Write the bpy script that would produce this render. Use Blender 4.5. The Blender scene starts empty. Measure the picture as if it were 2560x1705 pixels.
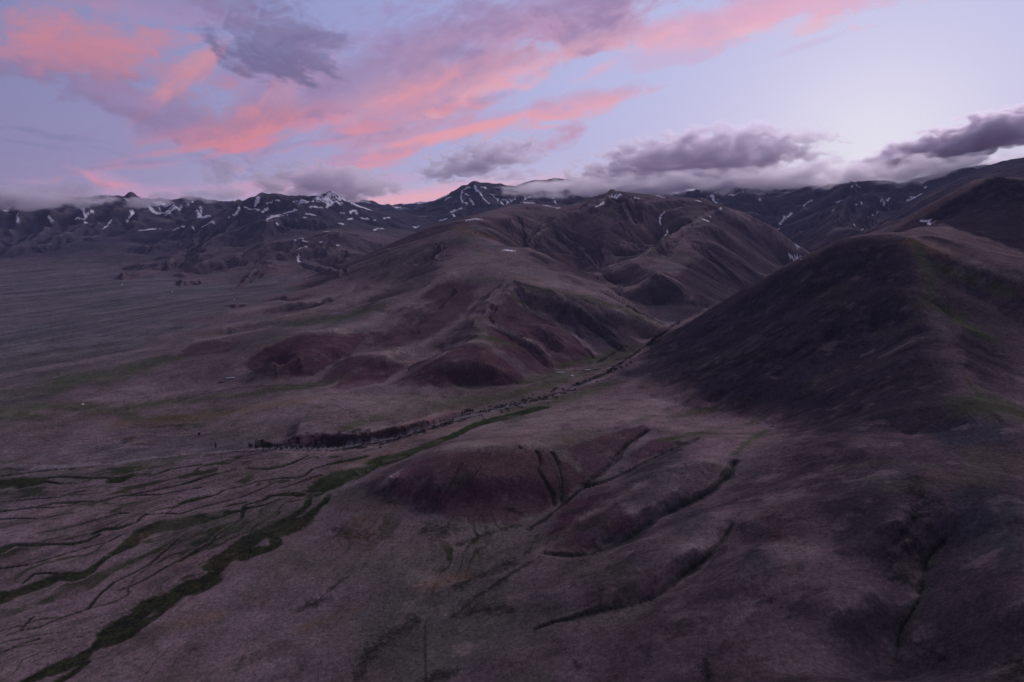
import bpy, bmesh, math, random
import numpy as np
from mathutils import Vector, Matrix

# ------------------------------------------------------------------ camera
# metres; the camera (a drone about 330 m over the valley floor) is the origin, looking along +Y
PITCH = math.radians(9.2)
FX = 1569.0                       # focal length for a 2354 x 1568 picture (24 mm on a 36 mm sensor)
scene = bpy.context.scene
cam_data = bpy.data.cameras.new('camera')
cam_data.sensor_width = 36.0
cam_data.lens = 24.0
cam_data.clip_start = 1.0
cam_data.clip_end = 200000.0
cam = bpy.data.objects.new('camera', cam_data)
scene.collection.objects.link(cam)
cam.location = (0, 0, 0)
cam.rotation_euler = (math.radians(90) - PITCH, 0, 0)
scene.camera = cam
scene.view_settings.view_transform = 'Standard'
scene.view_settings.look = 'None'
scene.view_settings.exposure = 0.0
scene.view_settings.gamma = 1.0
scene.cycles.use_denoising = True
scene.cycles.denoising_prefilter = 'ACCURATE'
scene.cycles.max_bounces = 16
scene.cycles.diffuse_bounces = 2
scene.cycles.volume_bounces = 14
scene.cycles.transparent_max_bounces = 16
# ------------------------------------------------------------------ evening sky
def dirn(u, v):
    xc = (u - 1177.0) / FX; yc = (784.0 - v) / FX
    return Vector((xc, math.cos(PITCH) + math.sin(PITCH) * yc, -math.sin(PITCH) + math.cos(PITCH) * yc)).normalized()
SUN_AZ, SUN_EL = math.radians(36), math.radians(27)
world = bpy.data.worlds.new('World'); scene.world = world
world.use_nodes = True
nt = world.node_tree; nt.nodes.clear()
W_N, W_L = nt.nodes.new, nt.links.new
def mathn(op, a, b=None, clamp=False, tree=None):
    n = (tree or nt).nodes.new('ShaderNodeMath'); n.operation = op; n.use_clamp = clamp
    for k, x in enumerate((a, b)):
        if x is None: continue
        if isinstance(x, (int, float)): n.inputs[k].default_value = x
        else: (tree or nt).links.new(x, n.inputs[k])
    return n.outputs[0]
def ramp(src, stops, tree=None):
    n = (tree or nt).nodes.new('ShaderNodeValToRGB'); cr = n.color_ramp; cr.interpolation = 'B_SPLINE' if len(stops) > 3 else 'EASE'
    while len(cr.elements) < len(stops): cr.elements.new(.5)
    for e, (p, c) in zip(cr.elements, stops): e.position = p; e.color = (*c, 1)
    (tree or nt).links.new(src, n.inputs[0]); return n.outputs[0]
def srgb(r, g, b): return tuple((c / 255 / 12.92) if c <= 10 else ((c / 255 + .055) / 1.055) ** 2.4 for c in (r, g, b))
tc = W_N('ShaderNodeTexCoord'); sep = W_N('ShaderNodeSeparateXYZ'); W_L(tc.outputs['Generated'], sep.inputs[0])
dx_, dy_, dz_ = sep.outputs
glow = dirn(2010, 430)
dg = W_N('ShaderNodeVectorMath'); dg.operation = 'DOT_PRODUCT'; W_L(tc.outputs['Generated'], dg.inputs[0]); dg.inputs[1].default_value = glow
ang = mathn('DIVIDE', mathn('ARCCOSINE', dg.outputs['Value']), math.pi)      # 0 at the afterglow .. 1 opposite
base = ramp(ang, [(0, (1.1, 1.0, 1.06)), (.022, (.87, .83, .95)), (.055, (.64, .63, .86)), (.095, (.52, .54, .83)), (.15, srgb(180, 186, 230)), (.22, srgb(154, 162, 212)), (.30, srgb(142, 147, 193)),
                  (.40, srgb(126, 129, 173)), (.6, srgb(40, 44, 74)), (1, srgb(20, 22, 40))])
# the rosy cloud deck overhead
zen = W_N('ShaderNodeMapRange'); zen.interpolation_type = 'SMOOTHSTEP'; zen.inputs[1].default_value = .34; zen.inputs[2].default_value = .8; W_L(dz_, zen.inputs[0])
mz = W_N('ShaderNodeMix'); mz.data_type = 'RGBA'; W_L(zen.outputs[0], mz.inputs[0]); W_L(base, mz.inputs[6]); mz.inputs[7].default_value = (.27, .24, .37, 1); base = mz.outputs[2]
# paler and pinker towards the horizon
hz = mathn('POWER', mathn('SUBTRACT', 1, mathn('ABSOLUTE', dz_), clamp=True), 9)
hcol = ramp(ang, [(0, (1.35, 1.15, 1.22)), (.05, (1.0, .86, .95)), (.12, (.82, .70, .84)), (.28, srgb(214, 182, 206)), (.5, srgb(70, 66, 96)), (1, srgb(24, 24, 42))])
hzf = mathn('MULTIPLY', hz, .85)
mxh = W_N('ShaderNodeMix'); mxh.data_type = 'RGBA'; W_L(hzf, mxh.inputs[0]); W_L(base, mxh.inputs[6]); W_L(hcol, mxh.inputs[7])
sky = mxh.outputs[2]
bg = W_N('ShaderNodeBackground'); W_L(sky, bg.inputs[0])
# the land below the horizon is dark
below = W_N('ShaderNodeMapRange'); below.inputs[1].default_value = -.10; below.inputs[2].default_value = -.02; below.inputs[3].default_value = .06; W_L(dz_, below.inputs[0])
W_L(below.outputs[0], bg.inputs[1])
wo = W_N('ShaderNodeOutputWorld'); W_L(bg.outputs[0], wo.inputs[0])
world.cycles.sampling_method = 'MANUAL'; world.cycles.sample_map_resolution = 512
# the afterglow behind the right-hand hills
sd = bpy.data.lights.new('sun', 'SUN'); sd.energy = 1.7; sd.angle = math.radians(20); sd.color = (1, .86, .93)
so = bpy.data.objects.new('sun', sd); scene.collection.objects.link(so)
so.rotation_euler = Vector((math.sin(SUN_AZ) * math.cos(SUN_EL), math.cos(SUN_AZ) * math.cos(SUN_EL), math.sin(SUN_EL))).to_track_quat('Z', 'Y').to_euler()
# ------------------------------------------------------------------ terrain
# The land is one height field h(x, y) on a log-polar grid (fine near the viewer, coarse far off).
# Measured ridge and valley lines fix it; erosion noise carves gullies down its slopes.
CP, SP = math.cos(PITCH), math.sin(PITCH)
def ray(u, v):
    """bearing and tangent of elevation of a sight line"""
    xc = (u - 1177.0) / FX; yc = (784.0 - v) / FX
    x = xc; y = CP + SP * yc; z = -SP + CP * yc
    r = math.hypot(x, y)
    return math.atan2(x, y), z / r

Z0 = 330.0
CTRL = []                          # (bearing, ln rho, z / rho)
def _add(az, lr, t): CTRL.append((az, lr, t))
def R(*pts, step=16):              # ridge or flank line: (u, v, distance)
    pts = [tuple(map(float, p)) for p in pts]
    if len(pts) == 1:
        a, t = ray(*pts[0][:2]); _add(a, math.log(pts[0][2]), t); return
    for (u0, v0, r0), (u1, v1, r1) in zip(pts, pts[1:]):
        n = max(1, int(math.hypot(u1 - u0, v1 - v0) / step))
        for k in range(n + (1 if (u1, v1, r1) == pts[-1] else 0)):
            s = k / n
            a, t = ray(u0 + (u1 - u0) * s, v0 + (v1 - v0) * s)
            _add(a, math.log(r0) * (1 - s) + math.log(r1) * s, t)
def Z(*pts, step=20):              # line of known height: (u, v, z)
    q = []
    for u, v, z in pts:
        a, t = ray(u, v); q.append((u, v, z / t))
    R(*q, step=step)
def H(*pts, step=0.06):            # hidden line: (u, distance, z)
    q = [(math.atan((u - 1177.0) / FX / CP), math.log(r), z / r) for u, r, z in pts]
    if len(q) == 1: _add(*q[0]); return
    for p0, p1 in zip(q, q[1:]):
        n = max(1, int(math.hypot(p1[0] - p0[0], p1[1] - p0[1]) / step))
        for k in range(n + (1 if p1 is q[-1] else 0)):
            s = k / n; _add(*[a + (b - a) * s for a, b in zip(p0, p1)])

# --- river and plain
Z((-260,1078,-352),(0,1070,-347),(250,1058,-343),(430,1040,-340),(605,1028,-336),(760,1030,-334),(900,1007,-331),(1050,958,-326),
  (1180,930,-322),(1290,895,-317),(1400,852,-309),(1500,778,-296))
H((1545,2150,-285),(1650,2700,-268),(1740,3300,-245),(1800,3900,-225),(1835,4500,-207))
Z((-260,920,-350),(0,915,-348),(200,915,-344),(400,905,-338),(600,925,-330),(520,960,-334))
Z((-260,960,-351),(200,980,-346),(480,1005,-340),(700,985,-324))
Z((-260,800,-338),(0,800,-336),(150,800,-334),(300,790,-328))
Z((-260,705,-312),(0,700,-310),(150,698,-308),(300,705,-306),(420,700,-300))
Z((-260,650,-290),(0,648,-288),(150,640,-286),(300,650,-286),(420,668,-288),(540,675,-290))
Z((640,935,-316),(800,925,-314),(900,935,-315),(860,965,-322))           # low rise north of the river
Z((700,915,-314),(1000,905,-314),(1180,892,-311),(1290,868,-310))
Z((1010,935,-320),(1150,912,-317))
Z((330,860,-334),(540,880,-324),(720,895,-317))
Z((0,1160,-344),(250,1160,-342),(500,1120,-338),(760,1060,-332),(960,1010,-327))
Z((-260,1300,-346),(0,1300,-342),(250,1290,-340),(500,1220,-336),(700,1130,-331),(860,1080,-326))
Z((-260,1568,-342),(0,1568,-338),(200,1500,-337),(420,1390,-335),(600,1270,-332),(720,1180,-328),(780,1105,-326),(900,1050,-322),(1030,990,-321))
Z((0,1700,-338),(300,1600,-330),(500,1480,-326),(700,1300,-320),(800,1200,-317),(850,1130,-314))
Z((600,1700,-315),(800,1500,-308),(960,1330,-304),(1050,1240,-303))
Z((1000,1700,-293),(1130,1500,-290),(1180,1380,-290),(1200,1290,-291))
# --- bench and oval mound in front
Z((1050,1010,-312),(1200,985,-300),(1400,935,-292),(1520,915,-292))
R((894,1100,800),(915,1082,825),(955,1062,845),(1022,1040,850),(1089,1030,842),(1173,1027,838),(1240,1030,832),(1300,1036,826))
Z((1040,1020,-285),(1160,1005,-283),(1280,995,-281),(1400,975,-278),(1480,972,-272))
Z((880,1110,-305),(905,1145,-307),(988,1176,-306),(1055,1200,-304),(1160,1206,-301),(1230,1185,-298),(1285,1150,-292))
R((960,1120,768),(1000,1112,757),(1080,1102,750),(1180,1098,748),(1250,1090,758)); R((1000,1070,800),(1100,1060,795),(1190,1060,795)); R((1020,1150,728),(1120,1150,722),(1200,1145,722))
# gullies east of the mound (bottoms) and the rounded ribs between them
Z((1494,991,-268),(1444,1028,-268),(1403,1065,-274),(1356,1108,-282),(1286,1155,-291),(1229,1206,-296),(1150,1290,-299),(1050,1330,-304))
Z((1565,1018,-258),(1497,1055,-266),(1430,1088,-276),(1356,1112,-283))
Z((1700,1045,-244),(1675,1092,-250),(1632,1129,-256),(1531,1179,-264),(1474,1212,-270),(1397,1253,-279),(1280,1280,-288),(1170,1330,-291))
Z((1682,1206,-240),(1655,1245,-246),(1570,1330,-258),(1530,1362,-263),(1450,1392,-269),(1270,1440,-281))
Z((2165,1245,-206),(2125,1310,-213),(2110,1380,-217),(2070,1440,-222),(2050,1520,-226),(2040,1600,-229))
Z((1600,1010,-252),(1520,1055,-261),(1440,1095,-271))
Z((1620,1060,-243),(1540,1080,-247),(1460,1120,-257),(1400,1160,-267),(1340,1190,-277))
Z((1560,1130,-252),(1480,1175,-262))
Z((1450,1180,-262),(1400,1215,-270))
Z((1640,1180,-243),(1560,1205,-250),(1480,1240,-258),(1400,1290,-269),(1300,1330,-279))
Z((1600,1260,-246),(1500,1320,-257),(1400,1360,-267))
Z((1750,1260,-229),(1680,1320,-235),(1600,1400,-244),(1500,1460,-253))
Z((1720,1200,-234),(1790,1230,-226))
# --- near slopes lower right
Z((1177,1568,-283),(1300,1568,-270),(1500,1568,-252),(1700,1568,-233),(1900,1568,-217),(2200,1568,-206),(2354,1568,-192),(2600,1568,-182))
Z((1177,1800,-280),(1700,1800,-228),(2354,1800,-180))
Z((1800,1400,-226),(1930,1400,-214),(2010,1360,-210))
R((1830,1050,730),(1900,1150,575),(1950,1260,500))
R((1950,1000,760),(2050,1100,600),(2080,1200,505))
R((2280,1080,640),(2354,1180,530),(2354,1380,405),(2600,1400,400))
# --- right hill: crest towards the viewer
R((2060,536,1580),(2090,538,1572),(2125,541,1585)); R((2090,538,1560),(2096,570,1500),(2104,610,1420),(2112,650,1340),(2125,700,1240),(2142,760,1130),(2170,820,1020),(2205,880,920),(2250,935,820),(2300,952,790),(2354,985,750),(2500,1060,700))
R((2090,538,1560),(2040,536,1590),(1960,546,1620),(1900,570,1650),(1830,601,1690),(1740,650,1740),(1640,706,1790),(1560,757,1830),(1500,795,1800),(1445,835,1660))
R((2250,960,770),(2200,980,760),(2100,1000,770))
Z((1400,868,-308),(1350,905,-310),(1330,925,-308))
Z((1420,900,-301),(1540,925,-291),(1660,945,-279),(1760,958,-265),(1820,1000,-250))
R((1980,640,1440),(1880,720,1330),(1800,800,1220),(1740,870,1130))
R((1750,720,1540),(1680,790,1420),(1600,860,1300))
R((2030,760,1220),(1980,830,1120),(1910,900,1010))
# --- slopes behind the crest, right edge
R((2107,546,1580),(2191,586,1500),(2268,616,1440),(2354,645,1390),(2500,690,1330))
R((2140,600,1470),(2200,660,1400),(2280,700,1330),(2354,745,1270),(2500,800,1200))
R((2160,720,1250),(2230,760,1180),(2300,820,1110),(2354,865,1060),(2500,930,990))
R((2220,840,1010),(2290,900,940),(2354,945,880),(2500,1000,820))
R((2100,539,1700),(2134,519,1950),(2201,532,1900),(2268,552,1850),(2354,585,1780),(2500,620,1700))
R((2060,528,2350),(2117,488,2450),(2201,443,2480),(2240,418,2500),(2288,405,2500),(2330,410,2480),(2354,418,2450),(2500,470,2350))
R((2150,510,2150),(2250,500,2150),(2354,520,2080))
H((2000,2150,-90),(2050,2250,-50))
# --- central hill
R((1104,496,3900),(1074,505,3600),(1050,520,3500),(1000,540,3400),(892,577,3250),(782,626,3150),(720,660,3080))
R((1074,505,3600),(1085,530,3300),(1100,548,3100),(1117,560,3000),(1165,566,2970),(1208,570,2930),(1252,590,2830),(1302,617,2700),(1352,641,2560),(1396,664,2450),(1420,684,2380),(1453,711,2280),(1500,735,2150),(1537,750,2050))
R((1104,496,3900),(1150,480,4300),(1205,467,4600),(1250,470,4700),(1289,479,4700))
R((1117,560,3000),(1060,585,2800),(1040,610,2600),(1033,629,2450),(1075,630,2420),(1117,634,2400),(1198,631,2380),(1285,651,2280),(1350,668,2180),(1420,690,2100),(1480,720,2020),(1530,752,1960))
R((1130,600,2650),(1200,602,2640))
# spurs down the west and south sides
R((1040,585,2850),(960,618,2750),(893,648,2680),(830,672,2620),(760,685,2560))
Z((543,697,-272),(618,692,-262),(680,678,-246),(740,660,-225)); 
Z((473,724,-286),(568,714,-274),(638,707,-264),(730,690,-240),(793,672,-215))
Z((463,764,-300),(543,747,-286),(618,738,-275),(693,722,-262),(793,692,-235),(893,655,-190))
R((1033,629,2450),(980,655,2380),(930,690,2250),(880,730,2080),(843,745,1990),(780,760,1900),(738,762,1840),(705,762,1840),(660,778,1800),(600,806,1740),(548,838,1670))
Z((480,781,-308),(543,770,-294),(605,758,-284),(640,754,-276))
Z((430,800,-315),(470,782,-302),(520,780,-300),(545,792,-303))
Z((600,845,-314),(690,862,-313),(713,866,-312),(803,818,-298),(835,795,-290),(880,772,-280))
R((718,864,1540),(805,818,1590),(843,812,1610),(893,811,1650),(957,800,1720),(1010,770,1830),(1060,735,1960),(1090,690,2120),(1110,655,2280))
R((758,877,1470),(805,852,1500),(868,832,1530),(905,829,1540),(950,830,1560))
Z((760,892,-312),(850,893,-311),(900,893,-310))
R((930,862,1430),(1000,822,1490),(1040,800,1540),(1084,787,1570),(1117,789,1580),(1168,815,1560),(1215,848,1500),(1235,872,1440))
R((1000,858,1395),(1030,845,1402),(1084,840,1405),(1150,852,1400)); R((620,830,1592),(690,820,1597),(760,800,1680)); R((1060,812,1490),(1110,815,1490))
R((1084,787,1570),(1100,765,1680),(1117,742,1780),(1178,768,1760),(1235,792,1700),(1268,826,1610),(1285,850,1540))
R((1117,742,1780),(1130,710,1950),(1160,680,2120),(1198,650,2290))
R((1170,672,2140),(1201,705,2060),(1279,745,1960),(1319,775,1860),(1369,815,1720),(1390,835,1640))
R((1285,690,2080),(1350,730,1980),(1430,775,1870),(1470,795,1810))
R((1250,745,1850),(1290,790,1720),(1320,830,1620))
R((1180,748,1800),(1250,795,1660),(1290,835,1580))
Z((1060,880,-311),(1150,886,-312),(1230,880,-312),(1320,862,-310),(1400,838,-306),(1470,815,-301))
Z((480,746,-304),(560,736,-293),(650,720,-279),(740,700,-256)); Z((510,770,-308),(590,759,-296),(680,746,-282),(780,722,-257),(860,690,-232))
Z((520,712,-291),(600,704,-286),(680,693,-266),(740,678,-244))
R((890,878,1420),(921,852,1530),(971,832,1590),(1020,800,1680)); R((1150,795,1620),(1220,838,1560),(1262,862,1480))
R((1170,742,1890),(1225,775,1790),(1275,815,1690)); R((1130,690,2080),(1100,725,1960),(1050,765,1780))
R((940,700,2130),(890,735,2010),(850,760,1880)); R((900,690,2260),(860,715,2150),(800,738,2040))
# --- ridges behind, up the canyon
R((1205,467,4600),(1225,500,4100),(1215,540,3700),(1209,566,3500))
R((1420,439,4800),(1380,462,4500),(1332,490,4200),(1285,514,4000),(1245,540,3750),(1214,565,3500))
R((1289,479,4700),(1330,468,4900),(1380,447,4950),(1420,439,4800),(1467,446,4900),(1520,453,5000),(1572,454,5100),(1620,462,5100),(1660,477,4700))
H((1250,3300,-185),(1320,3100,-215),(1400,2900,-240),(1540,2350,-278))
R((1450,470,4400),(1480,530,3900),(1440,590,3500),(1400,630,3150))
R((1534,486,4350),(1520,513,4200),(1530,543,4050)); H((1520,4000,-95),(1495,3850,-130),(1450,3550,-180),(1400,3250,-212))
R((1660,477,4700),(1620,490,4300),(1572,523,3900),(1510,562,3500),(1453,600,3200),(1369,645,2800))
R((1647,478,4500),(1731,502,4500),(1770,522,4400),(1798,544,4300),(1838,606,4200))
R((1600,560,3500),(1560,610,3050),(1510,628,2750),(1480,645,2650),(1430,684,2480))
R((1510,628,2750),(1563,655,2650),(1600,690,2500),(1590,725,2330))
R((1700,560,3900),(1690,620,3300),(1650,665,2950))
# --- far peaks
R((1600,462,7600),(1660,425,7800),(1707,416,7800),(1730,430,7500),(1760,452,7000),(1780,500,6400),(1795,528,5900))
R((1690,445,7300),(1680,470,6700),(1700,492,6300))
R((1780,536,5600),(1835,590,4900),(1860,600,4700))
R((1795,525,5900),(1830,485,6400),(1865,460,6700),(1920,430,6700),(1963,423,6600),(2000,440,6300),(2033,472,5900),(2040,500,5500))
R((1963,423,6600),(1960,470,5900),(1930,512,5300),(1870,560,4900),(1845,592,4700))
R((1990,520,5000),(1930,560,4750),(1860,598,4500))
R((1900,446,9200),(1980,440,8700),(2060,432,8000),(2120,422,7500),(2184,404,7000),(2230,392,6600),(2268,384,6300),(2354,368,5900),(2500,345,5400))
R((2080,450,6400),(2060,500,5500),(2000,535,5000)); R((2200,420,5800),(2130,460,5200),(2080,500,4700),(2000,540,4300),(1930,570,4200))
R((940,505,8200),(985,478,8300),(1030,450,8300),(1060,432,8300),(1090,424,8200),(1130,427,8300),(1180,428,8600),(1230,420,9000),(1281,414,9200),(1340,424,9100),(1400,438,9000),(1460,450,8900),(1520,455,8800),(1600,452,8800),(1700,455,9200),(1800,452,9400),(1900,446,9400))
R((1090,424,8200),(1110,450,7600),(1130,480,7000),(1120,495,6400)); R((1040,480,7400),(1020,510,6800),(960,535,6300))
R((1281,414,9200),(1290,450,8000),(1300,475,7000)); R((1180,440,8000),(1170,465,7400))
H((1120,5400,-60),(1000,5000,-160),(900,4700,-210)); H((1250,5800,60),(1400,6200,80),(1520,6200,60),(1600,6000,40))
H((1400,7400,180)); H((1650,6000,20),(1720,5400,-60),(1790,5000,-120))
R((825,465,11500),(850,462,11500),(870,470,11500),(905,478,11500),(930,472,11500),(950,468,11500),(975,470,11500),(1010,466,11500),(1100,450,12000))
H((900,9500,60),(960,9500,80)); 
# left range
R((-260,470,8600),(-100,462,8600),(0,458,8600),(60,476,8500),(120,478,8500),(190,472,8500),(215,458,8500),(248,449,8500),(270,455,8500),(292,452,8500),(330,474,8600),(369,466,8900),(400,470,9200),(447,456,9300),(500,472,9200),(537,460,9000),(560,480,8800))
R((248,449,8500),(215,490,7900),(190,525,7400),(165,545,6900)); R((292,452,8500),(300,490,7900),(285,513,7500),(240,545,6900))
R((100,472,8500),(80,510,7800),(40,545,7200),(0,570,6800)); R((0,480,8300),(-100,520,7600))
R((330,500,8200),(370,505,8000),(420,510,7900),(470,505,7700)); R((285,513,7500),(370,512,7300),(453,522,7000),(480,512,7000))
R((0,590,6300),(90,565,6500),(168,560,6500),(250,550,6700),(330,560,6500),(360,545,6600),(400,555,6300))
R((-260,615,5900),(0,612,5800),(120,600,5900),(220,595,5900),(302,587,5900),(370,600,5500))
R((340,620,5200),(369,612,5200),(410,620,5000)); R((453,656,4200),(500,640,4400),(560,625,4500),(620,608,4500),(705,604,4500))
# mid-left massif
R((403,553,6300),(430,540,6400),(463,522,6500),(504,492,6700),(551,466,6900),(580,447,7000),(594,441,7000),(612,452,6900),(650,460,6800),(700,462,6700),(735,444,6700),(752,443,6700),(782,452,6700),(825,470,6900),(880,486,7200),(930,500,7400))
R((450,562,5900),(505,545,6000),(564,521,6100),(610,498,6200),(672,480,6300),(730,478,6300),(790,484,6300),(850,500,6300),(900,512,6400))
R((594,441,7000),(575,480,6700),(560,500,6500)); R((752,443,6700),(740,465,6450))
R((640,510,5800),(690,520,5700),(640,545,5400),(560,580,5100),(480,600,5000),(430,640,4700))
R((672,550,5100),(735,543,5100),(789,537,5100),(840,545,5100),(900,560,5000),(950,560,4800))
R((672,550,5100),(620,580,4900),(571,607,4700),(500,632,4600))
R((700,604,4500),(760,615,4400),(800,610,4200)); R((600,640,4200),(660,636,4200),(730,640,4100))
Z((537,672,-292),(600,676,-290),(672,674,-286),(710,668,-280))
R((800,575,4700),(850,590,4400),(880,575,4500)); 
# beyond the frame and beyond the peaks
H((-600,9000,250),(-600,5500,-200),(-600,3000,-325),(-600,1200,-350),(-600,500,-345))
H((-300,14500,150),(200,14500,100),(700,14500,0),(1177,14500,100),(1700,14500,200),(2200,14500,200),(2700,14500,200))
H((2700,5500,600),(2700,2500,150),(2700,1500,-60),(2700,900,-170),(2700,450,-185),(2700,240,-170))
H((-600,240,-345),(0,240,-335),(500,240,-325),(900,240,-300),(1177,240,-280),(1600,240,-240),(2354,240,-190))

NA, NR = 1500, 1500
AZ = np.linspace(math.radians(-44), math.radians(44), NA)
LR = np.linspace(math.log(230.0), math.log(14500.0), NR)

def rbf_grid(na, nr):
    c = np.array(sorted(set((round(a, 5), round(b, 5), round(t, 6)) for a, b, t in CTRL)))
    P, val = c[:, :2], c[:, 2] + Z0 / np.exp(c[:, 1])     # work on the height over the valley floor
    eps = 0.0035 ** 2
    d = np.sqrt(((P[:, None] - P[None]) ** 2).sum(-1) + eps)
    n = len(P)
    A = np.zeros((n + 1, n + 1)); A[:n, :n] = -d + np.eye(n) * 0.0004
    A[:n, n] = 1; A[n, :n] = 1
    w = np.linalg.solve(A, np.append(val, 0))
    ga = np.linspace(AZ[0], AZ[-1], na).astype(np.float32); gr = np.linspace(LR[0], LR[-1], nr).astype(np.float32)
    P = P.astype(np.float32); wf = (-w[:n]).astype(np.float32)
    out = np.empty((na, nr), np.float32)
    for i in range(na):
        da = (ga[i] - P[:, 0]) ** 2 + np.float32(eps)
        out[i] = np.sqrt((gr[:, None] - P[None, :, 1]) ** 2 + da[None]) @ wf
    return out + np.float32(w[n])

def cubic_up(G, n, axis):
    G = np.moveaxis(G, axis, 0); m = G.shape[0]
    s = np.linspace(0, m - 1, n); i = np.clip(s.astype(int), 0, m - 2); f = (s - i)[:, None].astype(np.float32)
    p0, p1, p2, p3 = G[np.maximum(i - 1, 0)], G[i], G[i + 1], G[np.minimum(i + 2, m - 1)]
    o = p1 + 0.5 * f * (p2 - p0 + f * (2 * p0 - 5 * p1 + 4 * p2 - p3 + f * (3 * (p1 - p2) + p3 - p0)))
    return np.moveaxis(o, 0, axis)

RHO = np.exp(LR).astype(np.float32)[None, :]
T0 = cubic_up(cubic_up(rbf_grid(760, 860), NA, 0), NR, 1) - Z0 / RHO
X = (np.sin(AZ)[:, None] * RHO).astype(np.float32)
Y = (np.cos(AZ)[:, None] * RHO).astype(np.float32)
h = (T0 * RHO).astype(np.float32)
dA = AZ[1] - AZ[0]; dL = LR[1] - LR[0]
SA = np.sin(AZ)[:, None].astype(np.float32); CA = np.cos(AZ)[:, None].astype(np.float32)

def gradient(h):
    ga = np.gradient(h, dA, axis=0) / RHO; gr = np.gradient(h, dL, axis=1) / RHO
    return gr * SA + ga * CA, gr * CA - ga * SA      # d/dx, d/dy

def smoothstep(a, b, x):
    t = np.clip((x - a) / (b - a), 0, 1); return t * t * (3 - 2 * t)

def hash2(ix, iy, seed):
    n = ix.astype(np.int64) * 374761393 + iy.astype(np.int64) * 668265263 + seed * 1442695041
    n = (n ^ (n >> 13)) * 1274126177
    n = n ^ (n >> 16)
    return ((n & 0xFFFF).astype(np.float32) / 65535.0)

def vnoise(x, y, seed):
    fx, fy = np.floor(x), np.floor(y); ix, iy = fx.astype(np.int32), fy.astype(np.int32)
    tx, ty = (x - fx).astype(np.float32), (y - fy).astype(np.float32)
    tx = tx * tx * tx * (tx * (tx * 6 - 15) + 10); ty = ty * ty * ty * (ty * (ty * 6 - 15) + 10)
    a = hash2(ix, iy, seed); b = hash2(ix + 1, iy, seed); c = hash2(ix, iy + 1, seed); d = hash2(ix + 1, iy + 1, seed)
    return (a + (b - a) * tx) * (1 - ty) + (c + (d - c) * tx) * ty - 0.5

def scale_fade(lam):                # a wavelength shows where the grid can carry it and where it is detail, not shape
    q = lam / RHO
    f = smoothstep(4500, 6500, RHO) * .14
    return smoothstep(0.006, 0.012, q) * (1 - smoothstep(0.10 + f, 0.22 + f, q))

def erode(h, lam, amp, seed):
    gx, gy = gradient(h)
    s = np.sqrt(gx * gx + gy * gy) + 1e-6
    dx, dy = -gy / s, gx / s
    px, py = X / lam, Y / lam
    fx, fy = np.floor(px), np.floor(py); ix, iy = fx.astype(np.int32), fy.astype(np.int32)
    rx, ry = (px - fx).astype(np.float32), (py - fy).astype(np.float32)
    acc = np.zeros_like(h); wsum = np.zeros_like(h)
    for i in (-1, 0, 1):
        for j in (-1, 0, 1):
            jx = hash2(ix + i, iy + j, seed); jy = hash2(ix + i, iy + j, seed + 7)
            vx = rx - i - jx; vy = ry - j - jy
            w = np.exp(-(vx * vx + vy * vy) * 2.2)
            acc += np.cos((vx * dx + vy * dy) * 6.0) * w; wsum += w
    e = acc / wsum
    e = np.where(RHO > 3500, e, 2.2 * np.sqrt(np.clip(.5 + .5 * e, 0, 1)) - 1.35).astype(np.float32)   # near hills: rounded ribs, sharp gullies
    k = smoothstep(0.10, 0.45, s)
    return h + e * (amp * lam * k * scale_fade(lam) * (.62 + .0 * smoothstep(1150, 1550, RHO) + .4 * smoothstep(2400, 3400, RHO))).astype(np.float32)

def boxblur(a, r):
    for ax in (0, 1):
        c = np.cumsum(np.concatenate([np.repeat(np.take(a, [0], ax), r + 1, ax), a, np.repeat(np.take(a, [-1], ax), r, ax)], ax), axis=ax, dtype=np.float64)
        n = a.shape[ax]; k = 2 * r + 1
        a = ((np.take(c, range(k, k + n), ax) - np.take(c, range(0, n), ax)) / k).astype(np.float32)
    return a

DA, DL = float(dA), float(dL)
def ground(u, v, H=None):
    """grid position (i, j, as floats) where the sight line (u, v) meets the land"""
    a, t = ray(u, v)
    fi = (a - AZ[0]) / DA; i = int(min(max(fi, 0), NA - 2))
    T = (h[i] if H is None else H[i]) / RHO[0]
    k = int(np.argmax(T >= t))
    if T[k] < t:
        k = int(np.argmax(T)); return fi, float(k)
    if k == 0: return fi, 0.0
    s = (t - T[k - 1]) / max(T[k] - T[k - 1], 1e-9)
    return fi, k - 1 + float(s)

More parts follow.
